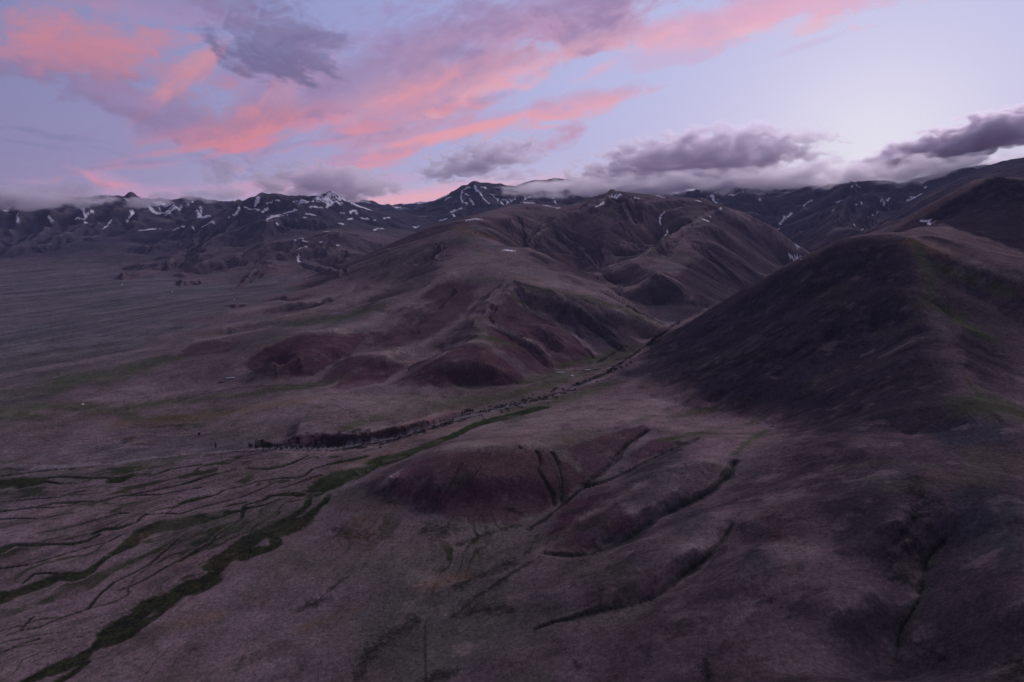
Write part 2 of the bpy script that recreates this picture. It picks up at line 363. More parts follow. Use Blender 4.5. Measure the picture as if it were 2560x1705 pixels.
def trace(D, pts, conv=None, lo=0.8):
    """distance field (in stroke radii) of a stroke given as (u, v, width) in picture units"""
    q = []
    for p in pts:
        u, v, w = p if conv is None else conv(*p)
        q.append((u, v, w))
    if len(q) == 1: q.append((q[0][0] + q[0][2] * 0.4, q[0][1], q[0][2]))
    # subdivide long segments so that they follow the land
    s = [q[0]]
    for a, b in zip(q, q[1:]):
        n = max(1, int(math.hypot(b[0] - a[0], b[1] - a[1]) / 14))
        for k in range(1, n + 1): s.append(tuple(a[m] + (b[m] - a[m]) * k / n for m in range(3)))
    g = []
    for u, v, w in s:
        i, j = ground(u, v)
        j1 = ground(u, v - 2.5)[1]; j0 = ground(u, v + 2.5)[1]
        kv = min(max((j1 - j0) / 5.0, 0.15), 3.5) * DL          # log distance per picture unit
        g.append((i, j, kv, w, u, v))
    fac = []                                                    # ground radius per unit of picture width, smoothed along the stroke
    for (i0, j0, k0, w0, u0, v0), (i1, j1, k1, w1, u1, v1) in zip(g, g[1:]):
        du, dv = u1 - u0, v1 - v0; n = math.hypot(du, dv) + 1e-9; du /= n; dv /= n
        ku, kv = 1 / FX, 0.5 * (k0 + k1)
        gx, gy = (i1 - i0) * DA, (j1 - j0) * DL; gn = math.hypot(gx, gy) + 1e-9
        fac.append(min(max(abs(gx / gn * du * kv + gy / gn * dv * ku) * 0.5, .25 / FX), 3.0 / FX))
    fv = [fac[0]] + [math.sqrt(a * b) for a, b in zip(fac, fac[1:])] + [fac[-1]]
    for _ in range(3): fv = [fv[0]] + [(a + 2 * b + c) / 4 for a, b, c in zip(fv, fv[1:], fv[2:])] + [fv[-1]]
    for m, ((i0, j0, k0, w0, u0, v0), (i1, j1, k1, w1, u1, v1)) in enumerate(zip(g, g[1:])):
        if abs(j1 - j0) > 90: continue                          # jumps across an occluding edge
        gx, gy = (i1 - i0) * DA, (j1 - j0) * DL; gn = math.hypot(gx, gy) + 1e-9
        r0, r1 = max(fv[m] * w0, lo * DL), max(fv[m + 1] * w1, lo * DL)
        pad = 1.8 * max(r0, r1)
        ia, ib = int((min(i0, i1) * DA - pad) / DA), int((max(i0, i1) * DA + pad) / DA) + 2
        ja, jb = int((min(j0, j1) * DL - pad) / DL), int((max(j0, j1) * DL + pad) / DL) + 2
        ia, ja = max(ia, 0), max(ja, 0); ib, jb = min(ib, NA), min(jb, NR)
        if ib <= ia or jb <= ja: continue
        px = (np.arange(ia, ib) - i0)[:, None] * DA; py = (np.arange(ja, jb) - j0)[None, :] * DL
        t = np.clip((px * gx + py * gy) / (gn * gn), 0, 1)
        d = np.hypot(px - t * gx, py - t * gy) / (r0 + (r1 - r0) * t)
        sub = D[ia:ib, ja:jb]; np.minimum(sub, d, out=sub)
    return D
def field(): return np.full((NA, NR), 9.0, np.float32)
def mask(D, jit=0.35, soft=0.25):
    return 1 - smoothstep(1 - soft, 1 + soft, D + J * jit)
JA = (AZ[:, None] + 0 * LR[None, :]).astype(np.float32); JL = (LR[None, :] + 0 * AZ[:, None]).astype(np.float32)
J2 = vnoise(JA * 700, JL * 700, 34) * 1.2 + vnoise(JA * 330, JL * 330, 35) * 1.1 + vnoise(JA * 130, JL * 130, 36)
J = vnoise(X / (RHO * .02), JL * 50, 31) * 1.0 + vnoise(JA * 140, JL * 140, 32) * 1.0 + vnoise(JA * 330, JL * 330, 33) * .7

J3 = vnoise(JA * 45, JL * 45, 37) * 1.6 + vnoise(JA * 110, JL * 110, 38) * .9
def mk(ox, oy, s): return lambda X_, Y_, W_=8: (ox + s * X_, oy + s * Y_, s * W_)
R1, R2, R3 = mk(0, 321.8, .3358), mk(781.6, 321.8, .3358), mk(1563, 229.9, .3358)
R5, R6 = mk(551.7, 781.6, .3358), mk(1195.3, 735.6, .3358)
CA_, CB, CC, CG = mk(0, 919.5, .1953), mk(413.8, 993, .1953), mk(0, 1225.7, .21866), mk(781.6, 901, .1952)

RZ, RY = mk(781.6, 413.8, .5875), mk(781.6, 919.5, .5875)
def press(strokes, amount, conv=None, power=1.0, wide=2.6):
    """raise (+) or carve (-) tent-shaped ridges and gullies; amount is a fraction of the distance"""
    global h
    for pts in strokes:
        D = trace(field(), [(p[0], p[1], p[2] * wide * (.4 if wide > 2 and k_ in (0, len(pts) - 1) else 1)) for k_, p in enumerate(pts)], conv)
        f = np.clip(1 - (D + J3 * .12) / 1.5, 0, 1)
        if amount > 0: f = f * f * (3 - 2 * f) * .5 + f * .5
        h = h + (amount * RHO * f ** power).astype(np.float32)
def soften(strokes, r):
    global h
    D = field()
    for pts in strokes: trace(D, pts)
    h = h + (boxblur(boxblur(h, r), r) - h) * (1 - smoothstep(.4, 1.5, D))
soften([[(2000,560,60),(2060,550,50),(2095,560,50),(2110,620,60),(2120,680,70),(2145,760,80),(2190,840,90),(2240,910,90)], [(2240,930,60),(2300,980,80)], [(1980,1250,50),(2060,1230,60),(2130,1190,50)]], 16)
# central hill: gullies, then the rounded ridges between them
press([[(385,260,30),(300,330,44),(200,400,50),(60,470,44),(0,510,36)], [(450,440,34),(330,520,46),(230,590,50),(120,640,44),(20,690,36)], [(600,500,34),(560,560,36),(440,620,44),(300,665,44),(200,710,34)],
       [(690,430,30),(720,490,40),(860,560,40),(960,650,40),(990,695,30)], [(590,550,26),(620,590,34),(720,650,34),(810,730,28)], [(250,745,24),(330,695,30),(430,655,30),(520,640,20)],
       [(880,480,24),(1000,590,34),(1090,660,34)], [(780,300,24),(900,360,34),(1000,430,34),(1100,490,26)]], -.0062, RZ)
press([[(430,370,26),(330,425,34),(200,485,40),(60,560,40),(-40,600,30)], [(660,400,26),(590,470,34),(480,555,40),(330,640,40),(150,695,34)], [(700,400,24),(870,455,34),(1040,525,34),(1230,580,26)],
       [(740,510,24),(870,580,34),(990,675,26)], [(600,580,22),(720,632,28),(830,712,22)], [(200,770,20),(360,690,30),(520,637,30),(620,652,26),(720,740,22)], [(820,440,20),(940,530,28),(1060,625,28),(1130,665,20)]], .0046, RZ)
# ridges up the canyon
press([[(1080,50,20),(960,125,30),(840,185,30),(740,240,24)], [(1346,190,24),(1250,260,34),(1150,330,34),(1010,385,24)], [(1240,365,20),(1290,400,26),(1346,440,26)], [(1090,60,18),(1200,110,24),(1300,90,20)]], .0055, RZ)
press([[(700,150,26),(720,200,34),(735,250,20)], [(1120,90,24),(1160,170,34),(1200,240,30),(1270,290,20)], [(870,200,26),(960,260,34),(1010,330,26)], [(1150,350,26),(1110,410,26),(1080,450,20)]], -.0045, RZ)
press([[(1650,490,14),(1720,520,20),(1780,560,16)], [(1640,530,14),(1700,580,20),(1750,630,14)], [(1600,560,14),(1650,610,20),(1700,660,14)], [(1720,500,14),(1790,560,18)]], -.004)
# left range and the mid-left massif
press([[(640,430,24),(560,560,34),(400,650,40),(200,720,40),(0,800,40)], [(880,400,24),(780,520,34),(560,640,40),(300,740,40)], [(1000,480,20),(930,560,28),(830,600,28),(650,680,30)], [(120,450,24),(130,560,34),(60,650,34)], [(330,470,24),(370,590,34),(250,680,34)], [(1150,440,18),(1180,520,26),(1250,560,26)]], .0050, R1)
press([[(740,440,24),(640,580,34),(450,680,34)], [(500,470,24),(450,600,34),(250,700,34)], [(230,480,24),(220,600,34),(120,700,34)], [(950,440,20),(860,560,30),(700,640,30)]], -.0055, R1)
press([[(1640,450,18),(1400,590,30),(1200,700,34),(1000,760,30)], [(2000,470,20),(1680,600,34),(1480,720,34),(1350,800,34),(1000,870,30)], [(2350,640,20),(2000,680,30),(1850,750,34),(1600,880,40),(1380,960,34),(1250,1000,24)], [(1850,850,16),(1750,930,28),(1600,1035,24)], [(2100,845,16),(2250,900,26),(2340,935,20)], [(1100,870,14),(950,920,26),(850,960,20)]], .0042, R1)
press([[(1960,560,20),(2150,600,34),(1900,700,34),(1650,830,34),(1400,900,24)], [(1650,490,20),(1420,650,34),(1330,760,34),(1180,850,26)], [(2250,720,20),(2150,800,28),(1900,810,26)], [(2350,760,20),(2330,850,26)]], -.0045, R1)
# far peaks right of the canyon
press([[(430,560,20),(480,640,28),(560,720,28),(660,850,24)], [(420,570,16),(300,680,26),(260,740,20)], [(1190,580,20),(1050,660,30),(880,760,30),(700,860,24)], [(1190,580,16),(1300,680,26),(1400,740,20)], [(1190,600,16),(1120,760,30),(1060,850,30),(850,960,24)]], .005, R3)
press([[(600,760,20),(640,800,24),(690,880,20)], [(1000,760,20),(950,850,28),(820,920,24)], [(1320,760,20),(1240,870,28),(1150,930,20)]], -.0045, R3)
h = h + (boxblur(boxblur(h, 3), 3) - h) * smoothstep(1300, 1500, RHO)
# foreground drainage lines
DRAIN = [(RY, [(1200,120,8),(1130,170,16),(1080,220,20),(1050,260,18),(990,310,14),(960,340,10),(900,385,8),(850,430,8),(800,470,9),(740,505,7)]),
 (RY, [(830,205,6),(855,260,14),(870,320,17),(868,370,14),(862,400,6)]), (RY, [(770,200,6),(785,250,12),(772,272,14),(800,320,10),(830,370,9),(838,415,5)]), (RY, [(700,180,2),(705,190,2)]),
 (RY, [(1400,150,5),(1346,172,10),(1240,222,12),(1150,272,11),(1060,312,8),(960,346,5)]), (RY, [(1545,240,10),(1520,295,16),(1450,358,17),(1346,412,15),(1240,462,15),(1150,530,17),(1060,580,15),(980,605,10),(900,610,7),(800,600,5)]),
 (RY, [(1535,490,8),(1490,560,15),(1430,620,17),(1346,682,17),(1290,732,17),(1230,775,17),(1130,805,13),(1000,825,10),(900,855,9),(830,870,7),(760,900,4)]),
 (None, [(2170,1240,6),(2128,1290,12),(2120,1340,13),(2110,1385,12),(2082,1430,11),(2066,1462,9),(2058,1520,5)]), (RY, [(480,250,4),(430,330,7),(390,400,5)]), (RY, [(548,268,4),(480,342,7),(405,402,5)])]
for k_, (cv, pts) in enumerate(DRAIN):
    q_ = .45 if k_ in (1, 2, 3, 8, 9) else 1.0
    press([[(a, b, c * 3.6) for a, b, c in pts]], -.0046 * q_, cv, 1.4, 1.0); press([[(a, b, c * 1.1) for a, b, c in pts]], -.0016 * q_, cv, 1.0, 1.0)
press([[(1750,748,30),(1716,772,36),(1615,836,36),(1531,882,26)], [(1850,790,30),(1816,815,40),(1716,880,36),(1650,915,18)], [(1990,880,26),(1900,928,32),(1830,952,24)], [(1930,760,24),(1860,810,34),(1790,860,24)]], -.0050, None, 1.5, 1.7)

for lam, amp, sd in ((2000, .028, 21), (1100, .036, 1), (560, .05, 2), (280, .05, 3), (140, .045, 4), (70, .035, 5), (34, .028, 6), (16, .02, 7)):
    h = erode(h, lam, amp, sd)
h = h + (boxblur(boxblur(h, 2), 2) - h) * smoothstep(5500, 7000, RHO)
crag = smoothstep(5600, 6800, RHO) * smoothstep(-60, 250, h)
for lam, amp, sd in ((420, 26, 141), (210, 20, 142), (110, 11, 143)):      # broken crests of the far range
    h = h + (crag * amp * (1 - 4 * np.abs(vnoise(X / lam, Y / lam, sd))) * .8).astype(np.float32)
gx, gy = gradient(h); SLOPE = np.sqrt(gx * gx + gy * gy)
steep = smoothstep(.15, .55, SLOPE)
for lam, amp, sd in ((400, .010, 11), (170, .009, 12), (80, .008, 13), (36, .008, 14), (16, .009, 15), (8, .010, 16)):
    h += vnoise(X / lam, Y / lam, sd) * lam * amp * 2 * scale_fade(lam) * (0.15 + 0.8 * steep)
# ground cover albedos (linear)
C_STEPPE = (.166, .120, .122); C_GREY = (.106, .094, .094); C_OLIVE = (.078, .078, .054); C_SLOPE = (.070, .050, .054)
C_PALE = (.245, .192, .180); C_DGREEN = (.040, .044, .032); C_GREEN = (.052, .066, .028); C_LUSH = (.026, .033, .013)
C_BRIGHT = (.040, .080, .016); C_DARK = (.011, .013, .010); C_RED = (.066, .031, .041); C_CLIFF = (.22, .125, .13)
C_BLUE = (.034, .038, .050); C_OCHRE = (.150, .090, .054); C_BED = (.135, .112, .130); C_GRAVEL = (.26, .225, .24); C_SHADE_ROCK = (.035, .029, .039); C_FAR = (.056, .054, .072)  # next to last: dark rock tone, also used as painted shade
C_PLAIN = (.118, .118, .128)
# ------------------------------------------------------------------ traced features, laid on the ground
def poly(pts, edge=.0035):
    """filled outline on the ground: 1 inside, 0 outside, with a soft ragged edge"""
    q = []
    for (u0, v0), (u1, v1) in zip(pts, pts[1:] + pts[:1]):
        n = max(1, int(math.hypot(u1 - u0, v1 - v0) / 10)); q += [ground(u0 + (u1 - u0) * k / n, v0 + (v1 - v0) * k / n) for k in range(n)]
    q = np.array(q); pad = int(6 + 3 * edge / DL)
    ia, ib = max(int(q[:, 0].min()) - pad, 0), min(int(q[:, 0].max()) + pad, NA); ja, jb = max(int(q[:, 1].min()) - pad, 0), min(int(q[:, 1].max()) + pad, NR)
    w = edge / DL * 1.6
    gi, gj = np.meshgrid(np.arange(ia, ib, dtype=np.float32), np.arange(ja, jb, dtype=np.float32), indexing='ij')
    gi = gi + J2[ia:ib, ja:jb] * w; gj = gj + J[ia:ib, ja:jb] * w
    ins = np.zeros(gi.shape, bool)
    for (x0, y0), (x1, y1) in zip(q, np.roll(q, -1, 0)):
        c = (y0 > gj) != (y1 > gj); ins ^= c & (gi < (x1 - x0) * (gj - y0) / ((y1 - y0) + 1e-12) + x0)
    out = np.zeros((NA, NR), np.float32); out[ia:ib, ja:jb] = ins
    r = max(1, int(edge / DL / 2)); sub = out[max(ia - 9, 0):ib + 9, max(ja - 9, 0):jb + 9]; sub[:] = boxblur(boxblur(sub, r), r)
    return out
GREEN = [
 (CG, [(2355,190,40),(1900,310,50),(1650,370,50),(1500,430,50),(1300,530,60),(1100,600,60),(900,690,60),(700,760,70),(560,790,60)]),
 (CB, [(2354,380,50),(2200,440,70),(2000,520,90),(1850,580,110),(1700,640,120),(1600,690,90)]),
 (CB, [(1600,690,60),(1510,790,50),(1500,860,60),(1400,940,80),(1330,990,60),(1130,1100,90),(1060,1160,60),(900,1200,60),(740,1270,60),(640,1360,70),(520,1430,60)]),
 (CB, [(1750,740,60),(1700,830,70),(1600,900,70),(1500,1000,90),(1350,1090,120),(1200,1140,110),(1000,1180,90),(900,1250,100),(800,1340,90),(650,1420,120),(500,1500,150),(400,1568,140)]),
 (CB, [(1130,1180,70),(1110,1250,50),(1130,1330,50),(1050,1370,50),(900,1400,60),(760,1440,70)]),
 (CC, [(2355,300,150),(2150,520,140),(2000,570,110),(1850,640,80),(1700,720,120),(1560,760,110),(1480,850,90),(1300,950,130),(1150,1030,130),(1080,1110,90),(1000,1200,80),(900,1260,80),(820,1330,90),(650,1400,80),(500,1450,60),(350,1520,60),(200,1600,60),(100,1680,60)]),
 (CC, [(1800,740,50),(1650,860,60),(1450,980,80),(1300,1090,70),(1150,1130,60)]),
 (CC, [(900,1360,70),(760,1470,60),(600,1560,60),(480,1640,60)]),
 (CC, [(1560,10,30),(1400,60,60),(1330,130,90),(1230,190,60),(1130,240,50),(1000,340,55),(930,400,70),(800,460,70),(700,440,55),(580,470,60),(450,530,55),(300,580,50),(150,630,50),(0,690,70),(-150,740,60)]),
 (CB, [(0,1080,60),(200,1030,60),(450,970,50),(600,940,40),(740,920,30),(800,890,30),(980,860,25),(1160,790,15)]),
 (CB, [(1500,280,14),(1300,370,30),(1200,400,34),(1050,425,34),(900,430,22),(780,425,12)]),
 (CB, [(640,440,12),(480,480,16),(300,520,26),(0,620,16)]),
 (CB, [(2170,290,25),(2000,330,34),(1820,360,30),(1720,390,18),(1560,430,22),(1480,500,24),(1380,540,18),(1200,540,14),(900,580,14),(780,620,14),(520,680,12),(420,740,12),(280,770,32),(150,780,22),(0,830,16)]),
 (CB, [(1640,510,22),(1500,550,18),(1280,630,18),(1180,660,12)]),
 (CB, [(1100,600,12),(900,690,16),(700,770,14),(500,820,14),(250,880,16),(0,960,16)]),
 (CB, [(1560,700,60),(1400,720,44),(1200,730,40),(1050,750,34),(1000,790,30),(860,830,28),(760,860,24),(740,920,40),(720,1020,30),(580,1110,32),(420,1220,26),(330,1340,22),(180,1420,44),(60,1480,34),(0,1520,24)]),
 (CB, [(520,880,16),(620,850,22),(760,830,16)]), (CB, [(1300,820,16),(1500,770,14)]),
 (CB, [(1170,940,22),(1130,990,12),(1000,1030,22),(900,1080,22),(820,1160,18),(520,1280,12)]),
 (CA_, [(0,890,12),(150,880,12),(350,850,12),(600,820,16),(850,810,18)]),
 (CA_, [(2354,760,14),(2000,810,20),(1800,880,34),(1550,880,44),(1400,930,54),(1300,910,24),(1050,920,18),(700,900,18),(400,930,24),(150,960,46),(0,990,66),(-200,1010,60)]),
 (CA_, [(1040,940,14),(900,980,12),(700,985,14),(560,960,18),(330,980,50)]),
 (CA_, [(2354,930,16),(2200,980,16),(1900,1040,14),(1600,1100,22),(1400,1130,14),(1150,1200,18),(900,1200,28),(650,1210,18),(400,1260,14),(100,1300,16),(0,1310,16)]),
 (CA_, [(1100,1222,10),(950,1222,12),(600,1265,10),(420,1265,10)]),
 (CA_, [(1010,1070,12),(880,1080,12),(700,1140,10),(350,1165,10),(0,1200,10)]),
 (CA_, [(2354,1030,12),(2200,1050,12),(1900,1110,12),(1530,1120,16)]),
 (CA_, [(820,1330,12),(600,1370,14),(420,1395,14),(250,1390,10),(0,1400,8)]),
 (CA_, [(1500,1330,8),(1380,1330,16),(1150,1400,18),(900,1470,14),(700,1520,12),(420,1568,12)]),
 (CA_, [(2354,1160,30),(2150,1210,30),(2040,1260,22),(1850,1290,14),(1700,1340,16),(1600,1440,22),(1400,1500,44),(1200,1520,34),(1100,1568,44)]),
 (CA_, [(2354,1260,16),(2100,1340,14),(1950,1330,12),(1700,1350,10)]),
 (CA_, [(2354,1400,60),(2100,1450,60),(1900,1480,70),(1700,1540,60)]),
 (CC, [(1030,20,24),(900,80,34),(760,110,30),(600,110,18),(400,120,34),(250,120,30),(130,120,34),(0,170,56)]),
 (CC, [(1280,10,10),(1150,80,10),(900,150,12),(600,240,12),(300,330,14),(0,370,10)]),
 (CC, [(2354,20,24),(2200,100,24),(2050,180,28),(1900,270,28),(1750,350,22),(1600,440,18),(1450,520,16),(1250,600,10)]),
 (CC, [(1100,590,16),(1020,670,24),(930,790,24),(760,850,16),(600,900,14),(400,990,12),(200,1020,14),(0,1100,14)]),
 (CC, [(1870,60,10),(1620,280,14),(1560,330,18),(1350,440,10),(1200,510,12),(1100,600,14)]),
 (CC, [(340,880,10),(230,990,12)]), (CC, [(240,520,10),(350,430,12),(480,415,10),(590,420,8)]),
 (CC, [(400,1110,10),(200,1170,14),(0,1260,12)]),
]
# soft green flushes: meadows, seeps, hill-top turf   (u, v, width) straight in picture units
MEADOW = [
 [(790,985,16),(860,960,26),(960,935,30),(1060,925,22),(1130,918,14)], [(890,922,16),(925,922,22)],
 [(1130,960,14),(1230,932,20),(1340,905,20),(1400,882,14)], [(1150,915,12),(1260,885,18),(1360,850,22),(1440,815,18),(1480,790,12)], [(1060,945,10),(1180,905,8),(1280,875,8)],
 [(1450,790,16),(1400,815,26),(1350,835,20)], [(1320,835,14),(1290,845,12)],
 [(1460,970,10),(1500,955,12)], [(1540,960,8),(1600,948,14),(1640,945,10)], [(1530,1010,8),(1580,1003,12),(1640,990,10)],
 [(1690,1045,30),(1720,1015,34),(1760,990,26)], [(1720,975,14),(1750,960,10)],
 [(230,945,14),(350,930,16),(480,915,12)], [(80,935,14),(200,935,24),(300,955,22),(330,965,14)], [(300,965,16),(420,960,14),(560,945,14),(650,925,8)],
 [(540,912,8),(640,895,12),(740,885,10)], [(110,890,26),(200,868,30),(300,850,20),(370,830,22)],
 [(0,945,30),(100,960,24)],
 [(1170,668,12),(1185,690,14),(1215,705,12)], [(1130,730,10),(1120,745,12)], [(1110,775,12),(1150,785,14)],
 [(1225,660,14),(1300,672,12),(1400,700,10),(1500,738,8)],
 [(2110,560,20),(2130,620,26),(2150,690,22)], [(2150,610,20),(2230,640,30),(2330,680,30)], [(2120,690,20),(2180,720,30),(2260,770,24)],
 [(2220,870,20),(2270,930,30),(2340,950,30)], [(2250,905,12),(2300,935,14)],
 [(480,770,10),(560,760,8)], [(620,735,10),(720,718,12),(800,690,12)], [(700,745,12),(800,728,14),(880,700,10)],
 [(1100,575,20),(1110,600,30),(1180,615,20)], [(1420,470,14),(1400,500,20)], [(1560,520,16),(1480,590,20)],
 [(1290,860,14),(1200,880,12)],
]
DARK = [
 [(1235,1230,8),(1215,1270,12),(1165,1296,16),(1110,1320,20),(1060,1345,20)],  # wet or shrubby, nearly black-green
 [(1165,1170,10),(1195,1180,12)], [(880,1150,8),(905,1155,14)], [(780,1215,22),(815,1225,36),(845,1235,20)], [(975,1218,22),(1020,1222,26)],
 [(2100,1240,40),(2090,1290,46),(2070,1330,36)], [(2100,1100,50),(2130,1160,60),(2090,1180,40)],
 [(1040,1420,26),(1110,1360,20),(1190,1310,12),(1240,1280,8)], [(950,1430,36),(860,1490,46),(820,1560,50)], [(1080,1405,16),(1150,1400,20),(1180,1408,10)],
 [(750,1365,12),(790,1330,26)], [(690,1400,10),(735,1380,18)], [(560,1510,14),(545,1540,14)], [(1040,1545,16),(980,1568,24)],
 [(1320,1515,6),(1330,1540,14)], [(1620,1520,14),(1632,1568,16)], [(1750,1385,12),(1770,1380,14)],
 [(1190,1206,8),(1130,1225,10),(1060,1250,8)], [(1220,1250,10),(1290,1215,6)],
 [(2340,1540,30)], [(2150,1500,20),(2180,1520,26)],
]
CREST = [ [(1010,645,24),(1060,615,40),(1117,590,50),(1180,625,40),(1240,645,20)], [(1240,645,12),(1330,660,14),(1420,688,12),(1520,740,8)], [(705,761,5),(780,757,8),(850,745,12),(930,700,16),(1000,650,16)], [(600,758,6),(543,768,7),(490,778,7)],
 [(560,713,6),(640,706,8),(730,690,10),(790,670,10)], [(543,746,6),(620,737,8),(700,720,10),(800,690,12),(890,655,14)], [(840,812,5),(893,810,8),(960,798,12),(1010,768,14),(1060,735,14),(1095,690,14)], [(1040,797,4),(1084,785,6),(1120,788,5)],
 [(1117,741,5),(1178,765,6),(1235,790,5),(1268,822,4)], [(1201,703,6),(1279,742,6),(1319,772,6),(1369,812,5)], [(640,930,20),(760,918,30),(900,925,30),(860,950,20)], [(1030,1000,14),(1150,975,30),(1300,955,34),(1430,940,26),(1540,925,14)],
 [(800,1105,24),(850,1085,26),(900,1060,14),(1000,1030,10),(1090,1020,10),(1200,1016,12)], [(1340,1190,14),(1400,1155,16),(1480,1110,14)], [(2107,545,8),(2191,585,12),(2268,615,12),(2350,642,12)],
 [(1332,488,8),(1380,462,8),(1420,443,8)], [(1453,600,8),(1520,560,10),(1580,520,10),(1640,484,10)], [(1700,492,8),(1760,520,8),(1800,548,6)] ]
OCHRE = [ [(210,950,8),(240,947,5)], [(215,962,4),(300,975,16),(420,962,20),(560,945,18),(700,920,10),(760,905,5)], [(760,1100,10),(840,1060,22),(930,1020,22),(1030,985,16)],
 [(700,1120,12),(760,1085,20),(830,1050,16)], [(940,968,10),(1000,952,10)], [(560,1370,30),(620,1390,20)], [(980,1345,30),(1060,1330,24)], [(700,1440,24),(820,1400,14)],
 [(380,1440,30),(480,1420,30)], [(820,1190,40),(860,1230,30)] ]
REDSC = [ # bare red-brown scree and badland faces
 [(920,1110,50),(980,1120,90),(1080,1115,130),(1180,1110,130),(1260,1090,110)], [(1320,1050,70),(1400,1030,70),(1470,1000,30)],
 [(1400,1090,20),(1480,1040,30),(1540,1020,20)], [(1300,1200,50),(1400,1200,60),(1300,1250,40)], [(1330,1360,40),(1450,1330,60),(1530,1290,30)],
 [(600,820,60),(680,820,80),(760,810,70),(820,790,30)], [(800,860,30),(860,855,50),(900,850,40)], [(960,860,40),(1040,840,80),(1120,835,80),(1190,860,40)],
 [(1170,770,30),(1230,810,40),(1260,840,20)], [(1240,740,40),(1310,790,60),(1360,830,30)], [(1400,720,40),(1450,760,40),(1490,790,30)],
 [(430,800,20),(480,795,30),(530,800,20)], [(1500,650,40),(1540,690,60),(1570,710,50)], [(1640,560,30),(1700,610,50),(1720,640,40)],
 [(1520,850,50),(1600,800,80),(1700,740,80)], [(1700,860,60),(1820,800,80),(1900,760,60)], [(2150,700,20),(2240,740,60),(2340,800,60)],
 [(1750,1170,40),(1850,1210,40)], [(1420,440,20),(1440,470,24),(1470,500,16)],
]
REDCLIFF = [[(690,1012,9),(745,1005,17),(800,1006,18),(860,1000,16),(921,989,14),(975,978,12),(1030,955,8)]]
BLUE = [ [(1530,1170,20),(1580,1195,50),(1560,1225,40)], [(1700,1270,30),(1760,1290,50),(1740,1310,40)], [(1560,1080,30),(1500,1100,60),(1460,1120,40)],
 [(2200,1000,80),(2280,1060,140),(2330,1180,140)], [(1850,1230,40),(1900,1240,40)], [(1430,1055,14),(1480,1030,20)] ]
GRAVEL = [ [(0,1069,11),(90,1072,10),(150,1072,11),(210,1067,10),(260,1066,9),(300,1060,5),(350,1053,5),(430,1044,5)], [(430,1044,3),(520,1038,4),(640,1028,5)],
 [(1160,938,6),(1200,930,9),(1250,920,8),(1290,905,8)], [(1290,900,8),(1340,885,7),(1400,865,5)], [(640,1030,10),(760,1032,8),(900,1008,6),(1060,960,6),(1160,938,6)] ]
PALEBED = [ [(0,1040,30),(150,1045,30),(300,1035,34),(450,1030,28),(560,1022,18)], [(200,965,6),(230,985,12),(300,1000,8),(420,1010,8),(520,1020,8)] ]
SCRUB = [ [(620,1025,12),(700,1026,18),(800,1026,22),(900,1008,20),(980,988,16),(1050,965,12),(1100,950,7)], [(1100,950,6),(1200,930,7),(1290,903,8),(1340,880,9),(1400,855,10)],
 [(1400,852,8),(1450,820,8),(1490,790,10),(1520,770,8),(1560,740,5)], [(1370,835,8),(1440,795,10)] , [(1380,668,4),(1420,690,6),(1470,720,8)] ]
BROWNROCK = [ [(1085,590,10),(1088,605,12),(1095,625,12)], [(1200,640,10),(1240,650,14)], [(1050,520,12),(1090,535,16),(1130,545,14)], [(2110,555,20),(2150,575,30)], [(1280,585,8),(1320,610,8)] ]
